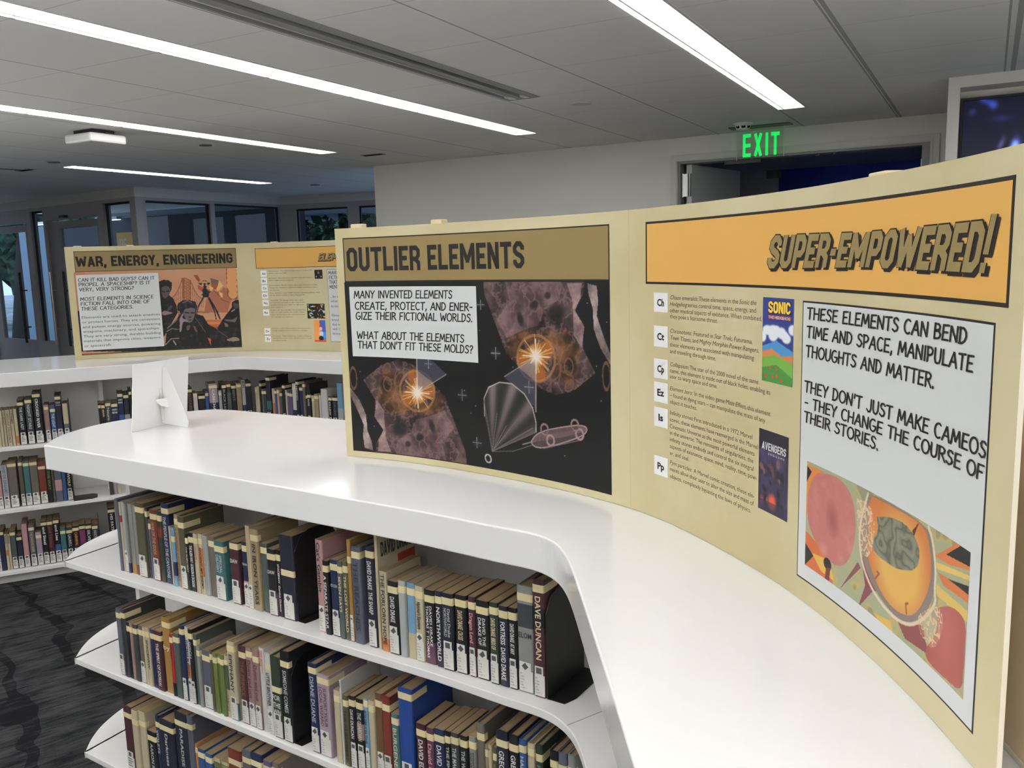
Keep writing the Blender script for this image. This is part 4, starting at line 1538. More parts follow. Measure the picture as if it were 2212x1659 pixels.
cv = Canvas(480, 208, pasp, (170, 172, 138))
zz = fbm(208, 480, 5, 77, 3)
cv.put(np.clip((zz - .5) * 9, 0, 1), (206, 176, 92))
cv.put(np.clip((zz - .58) * 14, 0, 1), (150, 150, 120))
for P, c in (([(70, 40), (190, 90), (60, 420), (60, 300)], (222, 140, 70)), ([(75, 45), (110, 90), (75, 160)], (34, 30, 30)), ([(60, 480), (200, 640), (250, 850), (60, 740)], (208, 110, 62)), ([(60, 560), (120, 660), (60, 720)], (34, 32, 34)),
             ([(110, 640), (230, 690), (260, 830), (170, 760)], (226, 182, 84)), ([(440, 640), (470, 860), (420, 1010), (520, 900), (560, 900)], (132, 72, 76)), ([(300, 880), (440, 740), (420, 700)], (134, 78, 80)),
             ([(690, 1100), (860, 1130), (900, 1330), (740, 1220)], (140, 72, 70)), ([(520, 1040), (640, 1100), (660, 1180), (600, 1140)], (226, 182, 90)),
             ([(940, 660), (1120, 560), (1190, 640), (1190, 760), (1040, 720)], (214, 122, 70)), ([(1020, 650), (1120, 590), (1192, 630), (1190, 740)], (30, 30, 32)), ([(960, 770), (1190, 900), (1180, 990), (1000, 860)], (212, 120, 66)),
             ([(1030, 815), (1185, 870), (1180, 930)], (36, 34, 36)), ([(950, 700), (1190, 800), (1190, 830), (960, 750)], (230, 196, 106)), ([(950, 850), (1170, 1040), (1160, 1110), (960, 930)], (224, 190, 104))):
    cv.poly([p_uv(*q) for q in P], c)
# pink ball
c0 = p_uv(245, 415)
m = cv.poly_mask(chaikin([p_uv(*q) for q in [(150, 100), (250, 110), (335, 170), (390, 280), (410, 440), (395, 590), (360, 690), (300, 740), (210, 690), (130, 560), (80, 430), (80, 250), (110, 140), (150, 100)]], 2)[:-1])
cv.put(m * 1.0, (192, 116, 108))
cv.put(m * np.clip(fbm(208, 480, 7, 91, 3) * 2 - .9, 0, 1) * .6, (214, 150, 138))
cv.ell(*p_uv(250, 420), .13, .19, (142, 78, 78), .3, .75, .9)
cv.ell(*p_uv(190, 620), .10, .09, (222, 170, 160), .3, .5, .9)
cv.ell(*p_uv(215, 715), .07, .055, (44, 30, 30))
cv.poly([p_uv(*q) for q in [(205, 740), (235, 740), (225, 845), (195, 835)]], (120, 56, 42))
# skin loop, flesh and the stone
fl = chaikin([p_uv(*q) for q in [(520, 255), (700, 350), (880, 460), (915, 640), (920, 800), (880, 950), (800, 1070), (700, 1050), (600, 950), (520, 780), (480, 640), (500, 480), (480, 340), (520, 255)]], 2)
cv.poly(chaikin([p_uv(*q) for q in [(490, 240), (560, 260), (910, 465), (945, 640), (950, 830), (925, 960), (860, 1090), (760, 1130), (660, 1060), (540, 900), (470, 740), (430, 560), (450, 400), (490, 240)]], 2)[:-1], (138, 122, 112))
cv.poly(fl[:-1], (206, 124, 66))
m = cv.poly_mask(fl[:-1])
cc = p_uv(700, 720)
cv.put(m * np.clip(1.15 - cv.ell_d(cc[0], cc[1], .40, .42), 0, 1) * 2.0, (226, 178, 92))
cv.line(chaikin([p_uv(*q) for q in [(490, 240), (440, 420), (430, 560), (450, 720), (520, 900), (640, 1060), (760, 1135), (860, 1095), (950, 990), (940, 900), (950, 760), (930, 560), (900, 465)]], 2), .018, (230, 212, 184))
st = chaikin([p_uv(*q) for q in [(550, 395), (640, 395), (740, 440), (810, 530), (845, 640), (820, 760), (700, 755), (620, 710), (535, 640), (510, 560), (560, 500), (550, 395)]], 1)
cv.poly(st[:-1], (128, 128, 110))
m = cv.poly_mask(st[:-1])
gy = np.abs(np.sin((fbm(208, 480, 8, 13, 2) * 9 + cv.x * 9 + cv.y * 5)))
cv.put(m * np.clip(.55 - gy, 0, 1) * 1.3, (74, 76, 66))
cv.put(m * np.clip(gy - .8, 0, 1) * 2, (160, 160, 138))
cv.poly([p_uv(*q) for q in [(838, 430), (790, 490), (800, 530)]], (96, 48, 34))
cv.line([p_uv(*q) for q in [(750, 1050), (745, 985), (760, 980)]], .012, (140, 84, 48))
cv.line([p_uv(*q) for q in [(540, 810), (565, 780), (550, 765)]], .012, (150, 92, 52))
# red ball and lace
m = chaikin([p_uv(*q) for q in [(960, 1010), (1040, 995), (1110, 1040), (1158, 1120), (1140, 1400), (1125, 1590), (1000, 1480), (880, 1360), (880, 1280), (960, 1180), (960, 1010)]], 2)
cv.poly(m[:-1], (166, 84, 76))
mm = cv.poly_mask(m[:-1])
cv.put(mm * np.clip(1 - cv.ell_d(*p_uv(1020, 1180), .28, .5), 0, 1), (186, 104, 92))
lace = fbm(208, 480, 26, 17, 2)
for P, a in (([(410, 270), (500, 300), (545, 470), (500, 680), (440, 640), (420, 480)], .9), ([(830, 1060), (960, 980), (1000, 1080), (990, 1190), (930, 1300), (870, 1230), (830, 1160)], .9)):
    m = cv.poly_mask(chaikin([p_uv(*q) for q in P + [P[0]]], 1)[:-1])
    cv.put(m * (np.abs(lace - .5) < .075) * a, (234, 206, 172))
    cv.put(m * .28, (226, 190, 156))
picture(NB, 'picture_print', cv, PU0, PU1, PV0, PV1, E2, root, .74)
# wooden blocks that hold the boards apart
for px, wd in ((765, .034), (938, .034), (1880, .040)):
    u = NB.hit(px, NB.map([0], [0])[0][0] * 0 + 480)[0]
    V = []
    k = MB()
    pts = [NB.map([u - wd / 2], [0], [-.006])[0], NB.map([u + wd / 2], [0], [-.006])[0], NB.map([u + wd / 2], [0], [-.030])[0], NB.map([u - wd / 2], [0], [-.030])[0]]
    k.prism([(p[0], p[1]) for p in pts], ZT + .001, ZT + BH + (.011 if px < 1500 else .006))
    k.build('support_post', M_wood, root, bevel=.002)

# a second board close behind, seen only past the end of the first
B2 = Board([tuple(p[:2]) for p in NB.map(np.linspace(0.05, NB.L, 24), np.zeros(24), np.full(24, -.048))] + [(.500, .66), (.500, .55)])
r2 = thing('display_board', 'plain tan reverse of another display board standing close behind the headed one', 'display board', (0, 0, 0))
B2.sheet('board_panel', 0, B2.L, .004, .42, -.005, 0, [mat('tan board back', (226, 206, 174), .6), M_foam], r2)
B2.sheet('board_foot', 0, B2.L, 0.0, .006, -.006, .001, M_foam, r2)

# ---------------------------------------------------------------- far board
BBp = [(-2.503, 4.901), (-2.303, 4.975), (-2.118, 5.045), (-1.872, 5.122), (-1.633, 5.155), (-1.401, 5.135), (-1.163, 5.061), (-.989, 4.967), (-.74, 4.82)]
FBd = Board(BBp)
root = thing('display_board', 'display board headed WAR, ENERGY, ENGINEERING standing on the far counter', 'display board', (0, 0, 0))
FH = .641
FBd.sheet('board_panel', 0, FBd.L, 0, FH, -.005, 0, [M_board, M_foam], root)
framed(FBd, 'title_banner', .045, .926, .4990, .6155, M_oliv, .003, root)
v, f, w = stroke_text('WAR, ENERGY, ENGINEERING', BLOCK, .20, .07)
FBd.lettering('title_lettering', [(v, f, w, .052, .904, .5275, .0585)], M_ink, E3, root)
WU0, WU1, WV0, WV1 = .036, .9225, .024, .4985
wasp = (WU1 - WU0) / (WV1 - WV0)


def w_uv(x, y):
    u, v_ = FBd.hit(340 + x / 9.479, 580 + y / 9.479)
    return (u - WU0) / (WV1 - WV0), (v_ - WV0) / (WV1 - WV0)


cv = Canvas(380, 204, wasp, (200, 146, 112))
cv.put(np.clip(fbm(204, 380, 4, 61, 4) * 1.8 - .6, 0, 1) * .5, (190, 126, 96))
cv.put(np.clip(fbm(204, 380, 3, 67, 3) * 1.8 - .8, 0, 1) * .6, (212, 168, 128))
PQ = lambda L_: [w_uv(*p) for p in L_]
cv.put((cv.x < .12) * .4, (196, 104, 84))
# bridge
BRG = (150, 92, 62)
for P in ([(495, 190), (570, 190), (690, 240), (690, 640), (660, 640), (660, 260), (560, 210), (560, 640), (520, 640)],):
    cv.poly(PQ(P), BRG)
cv.put(cv.poly_mask(PQ([(560, 215), (660, 265), (660, 640), (560, 640)])) * .35, BRG)
for k in range(7):
    cv.line(PQ([(570, 250 + 56 * k), (655, 310 + 56 * k)]), .006, BRG)
    cv.line(PQ([(570, 310 + 56 * k), (655, 262 + 56 * k)]), .005, BRG)
cab = lambda x0, y0, x1, y1: [(x0 + (x1 - x0) * t_, y0 + (y1 - y0) * (1 - (1 - t_) ** 2)) for t_ in np.linspace(0, 1, 9)]
cv.line(PQ(cab(500, 230, 260, 610)), .007, BRG)
cv.line(PQ(cab(690, 280, 930, 610)), .007, BRG)
for x in range(300, 520, 42):
    y = 230 + (610 - 230) * (1 - (1 - (500 - x) / 240) ** 2)
    cv.line(PQ([(x, y), (x, 760)]), .004, BRG)
for x in range(720, 960, 36):
    y = 280 + (610 - 280) * (1 - (1 - (x - 690) / 240) ** 2)
    cv.line(PQ([(x, y), (x, 800)]), .004, BRG)
# painted surveyor
SV = (172, 106, 80)
cv.poly(PQ([(1000, 640), (1060, 520), (1150, 450), (1280, 480), (1360, 380), (1480, 450), (1540, 600), (1500, 680), (1440, 900), (960, 900), (980, 760)]), SV)
cv.poly(PQ([(820, 330), (920, 380), (1080, 440), (1060, 520), (900, 470), (830, 420)]), (176, 92, 62))
cv.poly(PQ([(740, 140), (820, 130), (880, 240), (850, 280), (800, 230)]), (150, 76, 54))
cv.poly(PQ([(1085, 195), (1250, 240), (1245, 320), (1100, 300)]), (112, 100, 80))
cv.poly(PQ([(1100, 300), (1245, 320), (1220, 420), (1140, 430), (1110, 370)]), (160, 86, 60))
cv.poly(PQ([(1270, 260), (1350, 350), (1230, 470), (1210, 420)]), (228, 182, 118))
cv.poly(PQ([(1060, 340), (1150, 400), (1110, 460), (1070, 420)]), (228, 182, 118))
cv.poly(PQ([(1260, 480), (1330, 500), (1340, 590), (1280, 600)]), (226, 180, 116))
cv.line(PQ([(1150, 450), (1280, 560), (1320, 640), (1460, 690)]), .006, (140, 70, 48))
# girder with round holes
cv.poly(PQ([(1400, 0), (1620, 0), (1640, 640), (1500, 640), (1430, 560)]), (140, 86, 60))
for y in (45, 170, 300, 420, 530):
    cv.ell(*w_uv(1545, y), .055, .055, (222, 158, 104))
for y in (60, 150, 250, 350):
    cv.ell(*w_uv(1455, y), .02, .04, (222, 158, 104))
# ledge and steps
cv.poly(PQ([(820, 870), (1060, 880), (1060, 910), (820, 915)]), (150, 112, 76))
for k, c in enumerate(((196, 112, 66), (208, 136, 82), (190, 104, 62), (160, 76, 46))):
    cv.poly(PQ([(1000 - 10 * k, 1050 + 45 * k), (1420, 1050 + 45 * k), (1420, 1100 + 50 * k), (1000, 1100 + 50 * k)]), c)
# instrument on its tripod
DK = (34, 36, 40)
for P in ([(930, 590), (960, 600), (850, 780), (810, 950), (795, 950), (830, 760)], [(1030, 600), (1070, 590), (1160, 740), (1240, 880), (1300, 1040), (1270, 1040), (1190, 860), (1120, 720)], [(1040, 620), (1060, 610), (1140, 760), (1190, 900), (1215, 1040), (1195, 1040), (1160, 880)]):
    cv.poly(PQ(P), DK)
cv.poly(PQ([(830, 290), (900, 300), (920, 255), (960, 240), (1010, 250), (1030, 290), (1085, 290), (1070, 320), (1020, 350), (1000, 400), (1040, 460), (1110, 470), (1060, 510), (1050, 590), (930, 590), (930, 550), (890, 545), (930, 510), (915, 440), (950, 400), (930, 350), (860, 325)]), DK)
for x, y in ((965, 275), (930, 335), (1005, 335), (1003, 285), (930, 285)):
    cv.ell(*w_uv(x, y), .012, .014, (210, 150, 100))
# seated figures in the dark
BK = (33, 31, 32)
FIG = [[(30, 270), (120, 230), (220, 235), (300, 290), (290, 420), (240, 540), (330, 620), (390, 760), (420, 900), (-40, 1700), (-1900, 1700), (-1900, 900), (40, 700)],
       [(400, 780), (430, 710), (520, 650), (640, 640), (780, 680), (820, 780), (790, 930), (940, 970), (1040, 1140), (1220, 1240), (1400, 1380), (1480, 1400), (1740, 1480), (1740, 1700), (-500, 1700), (150, 1700), (190, 1240), (380, 1060), (440, 960)],
       [(1740, 650), (1600, 645), (1530, 690), (1520, 800), (1420, 930), (1330, 1050), (1230, 1220), (1300, 1400), (1740, 1500)]]
for P in FIG:
    cv.poly(PQ(P), BK)
cv.poly(PQ([(-1900, 1100), (60, 1300), (200, 1700), (-1900, 1700)]), BK)
tx = fbm(204, 380, 30, 71, 3)
dark = np.zeros((204, 380), bool)
for P in FIG:
    dark |= cv.poly_mask(PQ(P))
cv.put(dark * np.clip((tx - .58) * 6, 0, 1) * .35, (96, 84, 86))
FC = (150, 132, 134)
for P, c in (([(560, 830), (700, 800), (780, 830), (770, 930), (740, 1040), (690, 1110), (620, 1110), (560, 1000), (530, 900)], (112, 98, 100)), ([(90, 380), (200, 350), (270, 420), (250, 520), (180, 610), (120, 600), (80, 500)], (92, 82, 82)),
             ([(1560, 700), (1660, 720), (1670, 800), (1600, 830), (1550, 770)], (82, 74, 74)), ([(450, 1040), (520, 910), (540, 930), (500, 1020), (620, 1060), (640, 1100), (540, 1080), (510, 1140), (490, 1300), (450, 1300), (460, 1150)], FC),
             ([(90, 900), (150, 860), (300, 900), (310, 920), (200, 950), (110, 960)], (140, 122, 120)), ([(190, 860), (260, 750), (320, 770), (240, 870)], (78, 72, 70)), ([(1420, 1450), (1560, 1400), (1640, 1410), (1700, 1470), (1600, 1490), (1440, 1490)], (150, 130, 112)),
             ([(1370, 1040), (1560, 1050), (1640, 970), (1600, 1110), (1540, 1090), (1400, 1075)], (110, 100, 100)), ([(1370, 1110), (1440, 1130), (1460, 1190), (1390, 1200)], (120, 108, 106)),
             ([(600, 1170), (690, 1150), (640, 1290), (590, 1250)], (98, 78, 80)), ([(1030, 1420), (1100, 1440), (1090, 1540), (1110, 1610)], (200, 92, 66)), ([(740, 1170), (790, 1200), (830, 1330), (750, 1250)], (120, 84, 84))):
    cv.poly(chaikin(PQ(P + [P[0]]), 1)[:-1], c)
for L_, c, wd in (([(570, 900), (640, 910)], BK, .010), ([(690, 910), (750, 905)], BK, .010), ([(650, 1000), (690, 990)], BK, .008), ([(640, 1060), (700, 1050)], (70, 54, 56), .008), ([(520, 700), (620, 660), (700, 700)], (120, 110, 112), .008), ([(440, 880), (460, 930)], FC, .01),
                  ([(190, 1290), (300, 1230), (420, 1250)], (140, 120, 124), .007), ([(210, 1220), (330, 1110), (400, 1040)], (128, 110, 112), .010), ([(170, 1560), (280, 1440), (440, 1430)], (150, 132, 132), .007), ([(330, 1480), (380, 1560)], (190, 176, 172), .008), ([(780, 1010), (900, 1180), (980, 1300)], (90, 88, 84), .006),
                  ([(1270, 1290), (1440, 1410)], (84, 80, 78), .008), ([(1520, 880), (1580, 840)], (170, 156, 152), .008), ([(100, 470), (150, 480)], BK, .01), ([(190, 470), (230, 460)], BK, .01)):
    cv.line(PQ(L_), wd, c)
cv.c[:4] = cv.c[:4] * .3 + np.array((60, 54, 46)) * .7
picture(FBd, 'picture_print', cv, WU0, WU1, WV0, WV1, E1, root, .82)
FBd.sheet('caption_box', .045, .479, .051, .482, E2 - .0003, E2, M_paper, root)
FBd.lettering('caption_lettering', lines(comic, [
    ('CAN IT KILL BAD GUYS? CAN IT', .055, .456, .444, .019), ('PROPEL A SPACESHIP? IS IT', .055, .431, .418, .019), ('VERY, VERY STRONG?', .056, .342, .390, .019),
    ('MOST ELEMENTS IN SCIENCE', .056, .443, .336, .019), ('FICTION FALL INTO ONE OF', .056, .420, .309, .019), ('THESE CATEGORIES.', .056, .329, .281, .019)]), M_grey_ink, E3, root)
FBd.lettering('paragraph_lettering', lines(font_text, [
    ('Elements are used to attack enemies', .055, .470, .2340, .015), ('or protect heroes. They are convenient', .055, .469, .2070, .015), ('and potent energy sources, powering', .055, .469, .1790, .015), ('weapons, machinery, and spaceships.', .054, .462, .1530, .015),
    ('They are very strong, durable building', .054, .467, .1255, .015), ('materials that improve cities, weapons,', .054, .468, .0985, .015), ('or spacecraft.', .053, .197, .0705, .015)]), M_grey_ink, E3, root)
framed(FBd, 'amber_banner', 1.041, 1.72, .4905, .609, M_yell, .003, root)
v, f, w = stroke_text('ELEMENTS', BLOCK, .205, .075, .28)
v2, f2, w2 = stroke_text('ELEMENTS', BLOCK, .30, .075, .28)
FBd.lettering('title_shadow', [(v2, f2, w, 1.459, 1.745, .5235, .043)], M_ink, E3, root)
FBd.lettering('title_lettering', [(v, f, w, 1.456, 1.742, .5265, .043)], mat('olive title ink', (128, 110, 66)), E4, root)
for s, vc in (('Ad', .460), ('Bv', .417), ('Cn', .374), ('Dt', .330), ('Nq', .286), ('Rx', .229), ('Dv', .117), ('Zc', .071)):
    tl = FBd.sheet('element_tile', 1.066, 1.104, vc - .0185, vc + .0185, E1 - .0003, E1, M_tile, root)
    v, f, w = font_text(s, .02)
    FBd.lettering('tile_symbol', [(v, f, w, 1.075, 1.097, vc - .007, .0135)], M_grey_ink, E2, tl)
SM = [[('Adamantium: The indestructible material of which Wol-', 1.416, .4705), ("verine's claws are made.", 1.235, .4575)], [('Bavarium: This element is central in the *Just Cause 3*', 1.408, .4285), ("game's experimental weapons.", 1.275, .4155)],
      [('Carbonadium: Marvel Comics offers such elements to combat', 1.440, .3860), ("Omega Red. Wolverine's radioactive weapons and bullets are made of", 1.447, .3720), ('this element.', 1.178, .3580)], [('Dust: The term sense RWBY features is powering abilities, which', 1.455, .3410), ('can be used in combat in place of gunpowder.', 1.352, .3275)],
      [('Naquadah: The *Stargate* alien super metal,', 1.335, .2975), ('permanently harnesses an alien material that', 1.345, .2840), ('amplifies energy and makes for high-pow-', 1.335, .2700), ('ered weapons.', 1.195, .2560)],
      [('Radium X: The main film *The Invisible Ray,*', 1.345, .2390), ('tells of a mad scientist who builds a death', 1.335, .2260), ('beam that harnesses the radioactive power', 1.340, .2120), ('of a strange new element.', 1.257, .1980)],
      [('Divinium: *Call of Duty* universe, Divinium powers', 1.370, .1300), ('energy weapons that are essential in gameplay.', 1.355, .1170)], [('Z-Crystals: These mysterious crystals in *Pokemon*', 1.375, .0845), ('*Sun & Moon* power super effective moves in battle', 1.378, .0710), ('moments in battle.', 1.205, .0575)]]
for para in SM:
    FBd.lettering('paragraph_lettering', lines(styled_text, [(s, 1.116, u1, v0, .0075) for s, u1, v0 in para]), M_brown_ink, E1, root)
cv = Canvas(30, 30, 1, (28, 26, 26))
cv.ell(.5, .68, .16, .2, (120, 96, 84), 0, 1, .5)
cv.ell(.2, .25, .12, .12, (150, 140, 130), 0, 1, .5)
cv.ell(.8, .25, .12, .12, (150, 140, 130), 0, 1, .5)
picture(FBd, 'cover_print', cv, 1.425, 1.484, .423, .475, E1, root)
cv = Canvas(60, 40, 1.5, (40, 38, 34))
for i in range(40):
    a = rd.uniform(0, 1.5), rd.uniform(0, 1)
    cv.poly([(a[0] + rd.uniform(-.2, .2), a[1] + rd.uniform(-.16, .16)) for _ in range(3)], rd.choice([(220, 220, 214), (214, 206, 70), (180, 50, 40), (30, 30, 32), (150, 160, 60), (190, 196, 210)]))
picture(FBd, 'cover_print', cv, 1.357, 1.486, .191, .278, E1, root)
cv = Canvas(40, 76, .53, (226, 150, 80))
cv.poly([(.25, 1), (.53, 1), (.53, .1), (.4, .1), (.28, .5)], (58, 92, 184))
cv.ell(.3, .72, .06, .06, (190, 50, 50))
cv.ell(.3, .6, .08, .1, (220, 200, 190), 0, 1, .3)
cv.ell(.32, .36, .12, .16, (210, 216, 222), 0, 1, .3)
cv.ell(.3, .16, .12, .14, (40, 36, 44), 0, 1, .3)
cv.ell(.46, .3, .08, .2, (70, 150, 220), 0, 1, .4)
cv.poly([(0, 0), (.53, 0), (.53, .07), (0, .07)], (200, 80, 50))
picture(FBd, 'cover_print', cv, 1.398, 1.485, .054, .182, E1, root)
FBd.sheet('caption_border', 1.5185, 1.72, .056, .476, E1 - .0003, E1, M_ink, root)
FBd.sheet('caption_box', 1.5205, 1.718, .058, .474, E1, E2 - .0002, M_paper, root)
FBd.lettering('caption_lettering', lines(comic, [('MANY SCIENCE', 1.530, 1.712, .447, .019), ('FICTION USES', 1.531, 1.700, .420, .019), ('THAT OF ELE-', 1.532, 1.700, .393, .019), ('MENTS CAN...', 1.532, 1.700, .366, .019)]), M_grey_ink, E3, root)
FBd.lettering('paragraph_lettering', lines(font_text, [('...be in', 1.536, 1.60, .313, .015), ('other real', 1.535, 1.63, .287, .015), ('ity too', 1.536, 1.592, .258, .015), ('Elements', 1.537, 1.63, .205, .015), ('brand new', 1.537, 1.635, .178, .015), ('deal with', 1.537, 1.62, .152, .015), ('with the', 1.537, 1.615, .125, .015), ('fiction', 1.537, 1.60, .098, .015)]), M_grey_ink, E3, root)
for px in (166, 280, 590):
    u = FBd.hit(px, 531)[0]
    pts = [FBd.map([u + a], [0], [b])[0] for a, b in ((-.02, -.006), (.02, -.006), (.02, -.03), (-.02, -.03))]
    MB().prism([(p[0], p[1]) for p in pts], ZT + .001, ZT + FH + .006).build('support_post', M_wood, root, bevel=.002)

# ---------------------------------------------------------------- white easel card on the counter end
bl, br_ = at(286, 934, ZT)[:2], at(404, 906, ZT)[:2]
d = (br_ - bl) / np.hypot(*(br_ - bl))
n = np.array([d[1], -d[0]])            # towards the leg
wd = float(np.hypot(*(br_ - bl)))
M_card = mat('white card', (236, 235, 233), .6)
t = thing('easel_card', 'blank white card propped by its fold out easel leg on the counter end', 'card stand', (bl[0], bl[1], ZT), math.atan2(d[1], d[0]))
hh, lean = .216, .030
# local: x along the card, -y towards the leg
mb = MB()
V = []
for y0 in (0.0, .003):
    V += [(0, y0, 0.0005), (wd, y0, 0.0005), (wd, y0 - lean, hh), (0, y0 - lean, hh)]
mb.add(V, [(0, 1, 2, 3), (7, 6, 5, 4), (0, 4, 5, 1), (1, 5, 6, 2), (2, 6, 7, 3), (3, 7, 4, 0)])
mb.build('card_sheet', M_card, t)
cx = wd * .52
yy = lambda z: -lean * z / hh - .0015
foot = .118


def flap(P, th=.0024):
    return [(cx + s * th / 2, y, z) for s in (-1, 1) for y, z in P]


P = [(yy(.198), .198), (yy(.198) - .016, .192), (-foot - .002, .020), (-foot + .004, .0005), (yy(.012) - .01, .008), (yy(.008), .010)]
nP = len(P)
mb = MB().add(flap(P), [tuple(range(nP)), tuple(range(2 * nP - 1, nP - 1, -1))] + [(i, nP + i, nP + (i + 1) % nP, (i + 1) % nP) for i in range(nP)])
mb.build('easel_leg', M_card, t)
MB().box(cx - .012, cx - .0026, yy(.1) - .0022, yy(.1) - .0012, .02, .19).build('hinge_strip', mat('card shade', (222, 221, 219), .6), t)
tab = [(cx + .032 * math.cos(a), yy(.085) - .003 - .036 + .036 * math.sin(a)) for a in np.linspace(-math.pi * .95, -.05 * math.pi, 10)]
P3 = [(cx - .03, yy(.09) - .002, .092), (cx + .012, yy(.09) - .03, .094), (cx + .014, yy(.09) - .034, .083), (cx + .008, yy(.08) - .036, .072), (cx - .006, yy(.07) - .026, .064), (cx - .018, yy(.075) - .012, .070), (cx - .026, yy(.08) - .004, .080)]
nP = len(P3)
V = [p for p in P3] + [(p[0] + .001, p[1] - .001, p[2]) for p in P3]
MB().add(V, [tuple(range(nP)), tuple(range(2 * nP - 1, nP - 1, -1))] + [(i, nP + i, nP + (i + 1) % nP, (i + 1) % nP) for i in range(nP)]).build('lock_tab', M_card, t)

# ================================================================== BOOKS
PAL = {'k': ((38, 38, 41), 'black'), 'n': ((40, 50, 90), 'navy'), 's': ((96, 100, 116), 'slate grey'), 'g': ((146, 146, 142), 'grey'), 'p': ((182, 186, 184), 'pale grey'),
       'w': ((222, 219, 214), 'white'), 'c': ((210, 194, 158), 'cream'), 't': ((172, 148, 108), 'tan'), 'o': ((98, 92, 68), 'olive brown'), 'm': ((178, 130, 60), 'mustard'),
       'r': ((134, 58, 46), 'brick red'), 'x': ((84, 46, 54), 'maroon'), 'b': ((118, 86, 54), 'brown'), 'u': ((52, 92, 156), 'blue'), 'U': ((38, 72, 158), 'royal blue'),
       'l': ((116, 166, 200), 'light blue'), 'e': ((66, 120, 122), 'teal'), 'f': ((112, 132, 66), 'leaf green'), 'F': ((54, 70, 54), 'dark green'), 'v': ((180, 158, 174), 'lilac'),
       'V': ((108, 88, 136), 'purple'), 'i': ((206, 150, 150), 'pink'), 'y': ((70, 72, 75), 'charcoal'), 'q': ((116, 106, 96), 'taupe'), 'O': ((216, 128, 62), 'orange'),
       'M': ((136, 58, 106), 'magenta'), 'P': ((106, 66, 90), 'plum'), 'd': ((166, 128, 122), 'dusty pink'), 'N': ((44, 46, 62), 'midnight blue'), 'G': ((86, 98, 92), 'grey green'), 'R': ((186, 44, 46), 'red')}
M_page = mat('shade dark page edge', (132, 112, 84), .9, spec=.1)  # both page colours darkened to carry the deep shade inside the shelves
M_page2 = mat('pale page edge', (148, 132, 104), .9, spec=.1)
M_tape = mat('cream cloth tape', (208, 194, 150), .6)
M_lab = mat('white call number label', (208, 206, 199), .45)
M_lab_ink = mat('label print', (70, 70, 72), .6)


def cover_mat(k):
    return mat('book cover ' + PAL[k][1], tuple(.84 * (.85 * v + .15 * (sum(PAL[k][0]) / 3)) for v in PAL[k][0]), .36, spec=.4)


ORD1 = 'first second third fourth fifth sixth seventh eighth ninth tenth eleventh twelfth thirteenth fourteenth fifteenth sixteenth seventeenth eighteenth nineteenth'.split()


def ordinal(n):
    if n < 20:
        return ORD1[n - 1]
    ten = {2: 'twenty', 3: 'thirty', 4: 'forty', 5: 'fifty', 6: 'sixty'}[n // 10]
    return (ten[:-1] + 'ieth') if n % 10 == 0 else ten + '-' + ORD1[n % 10 - 1]


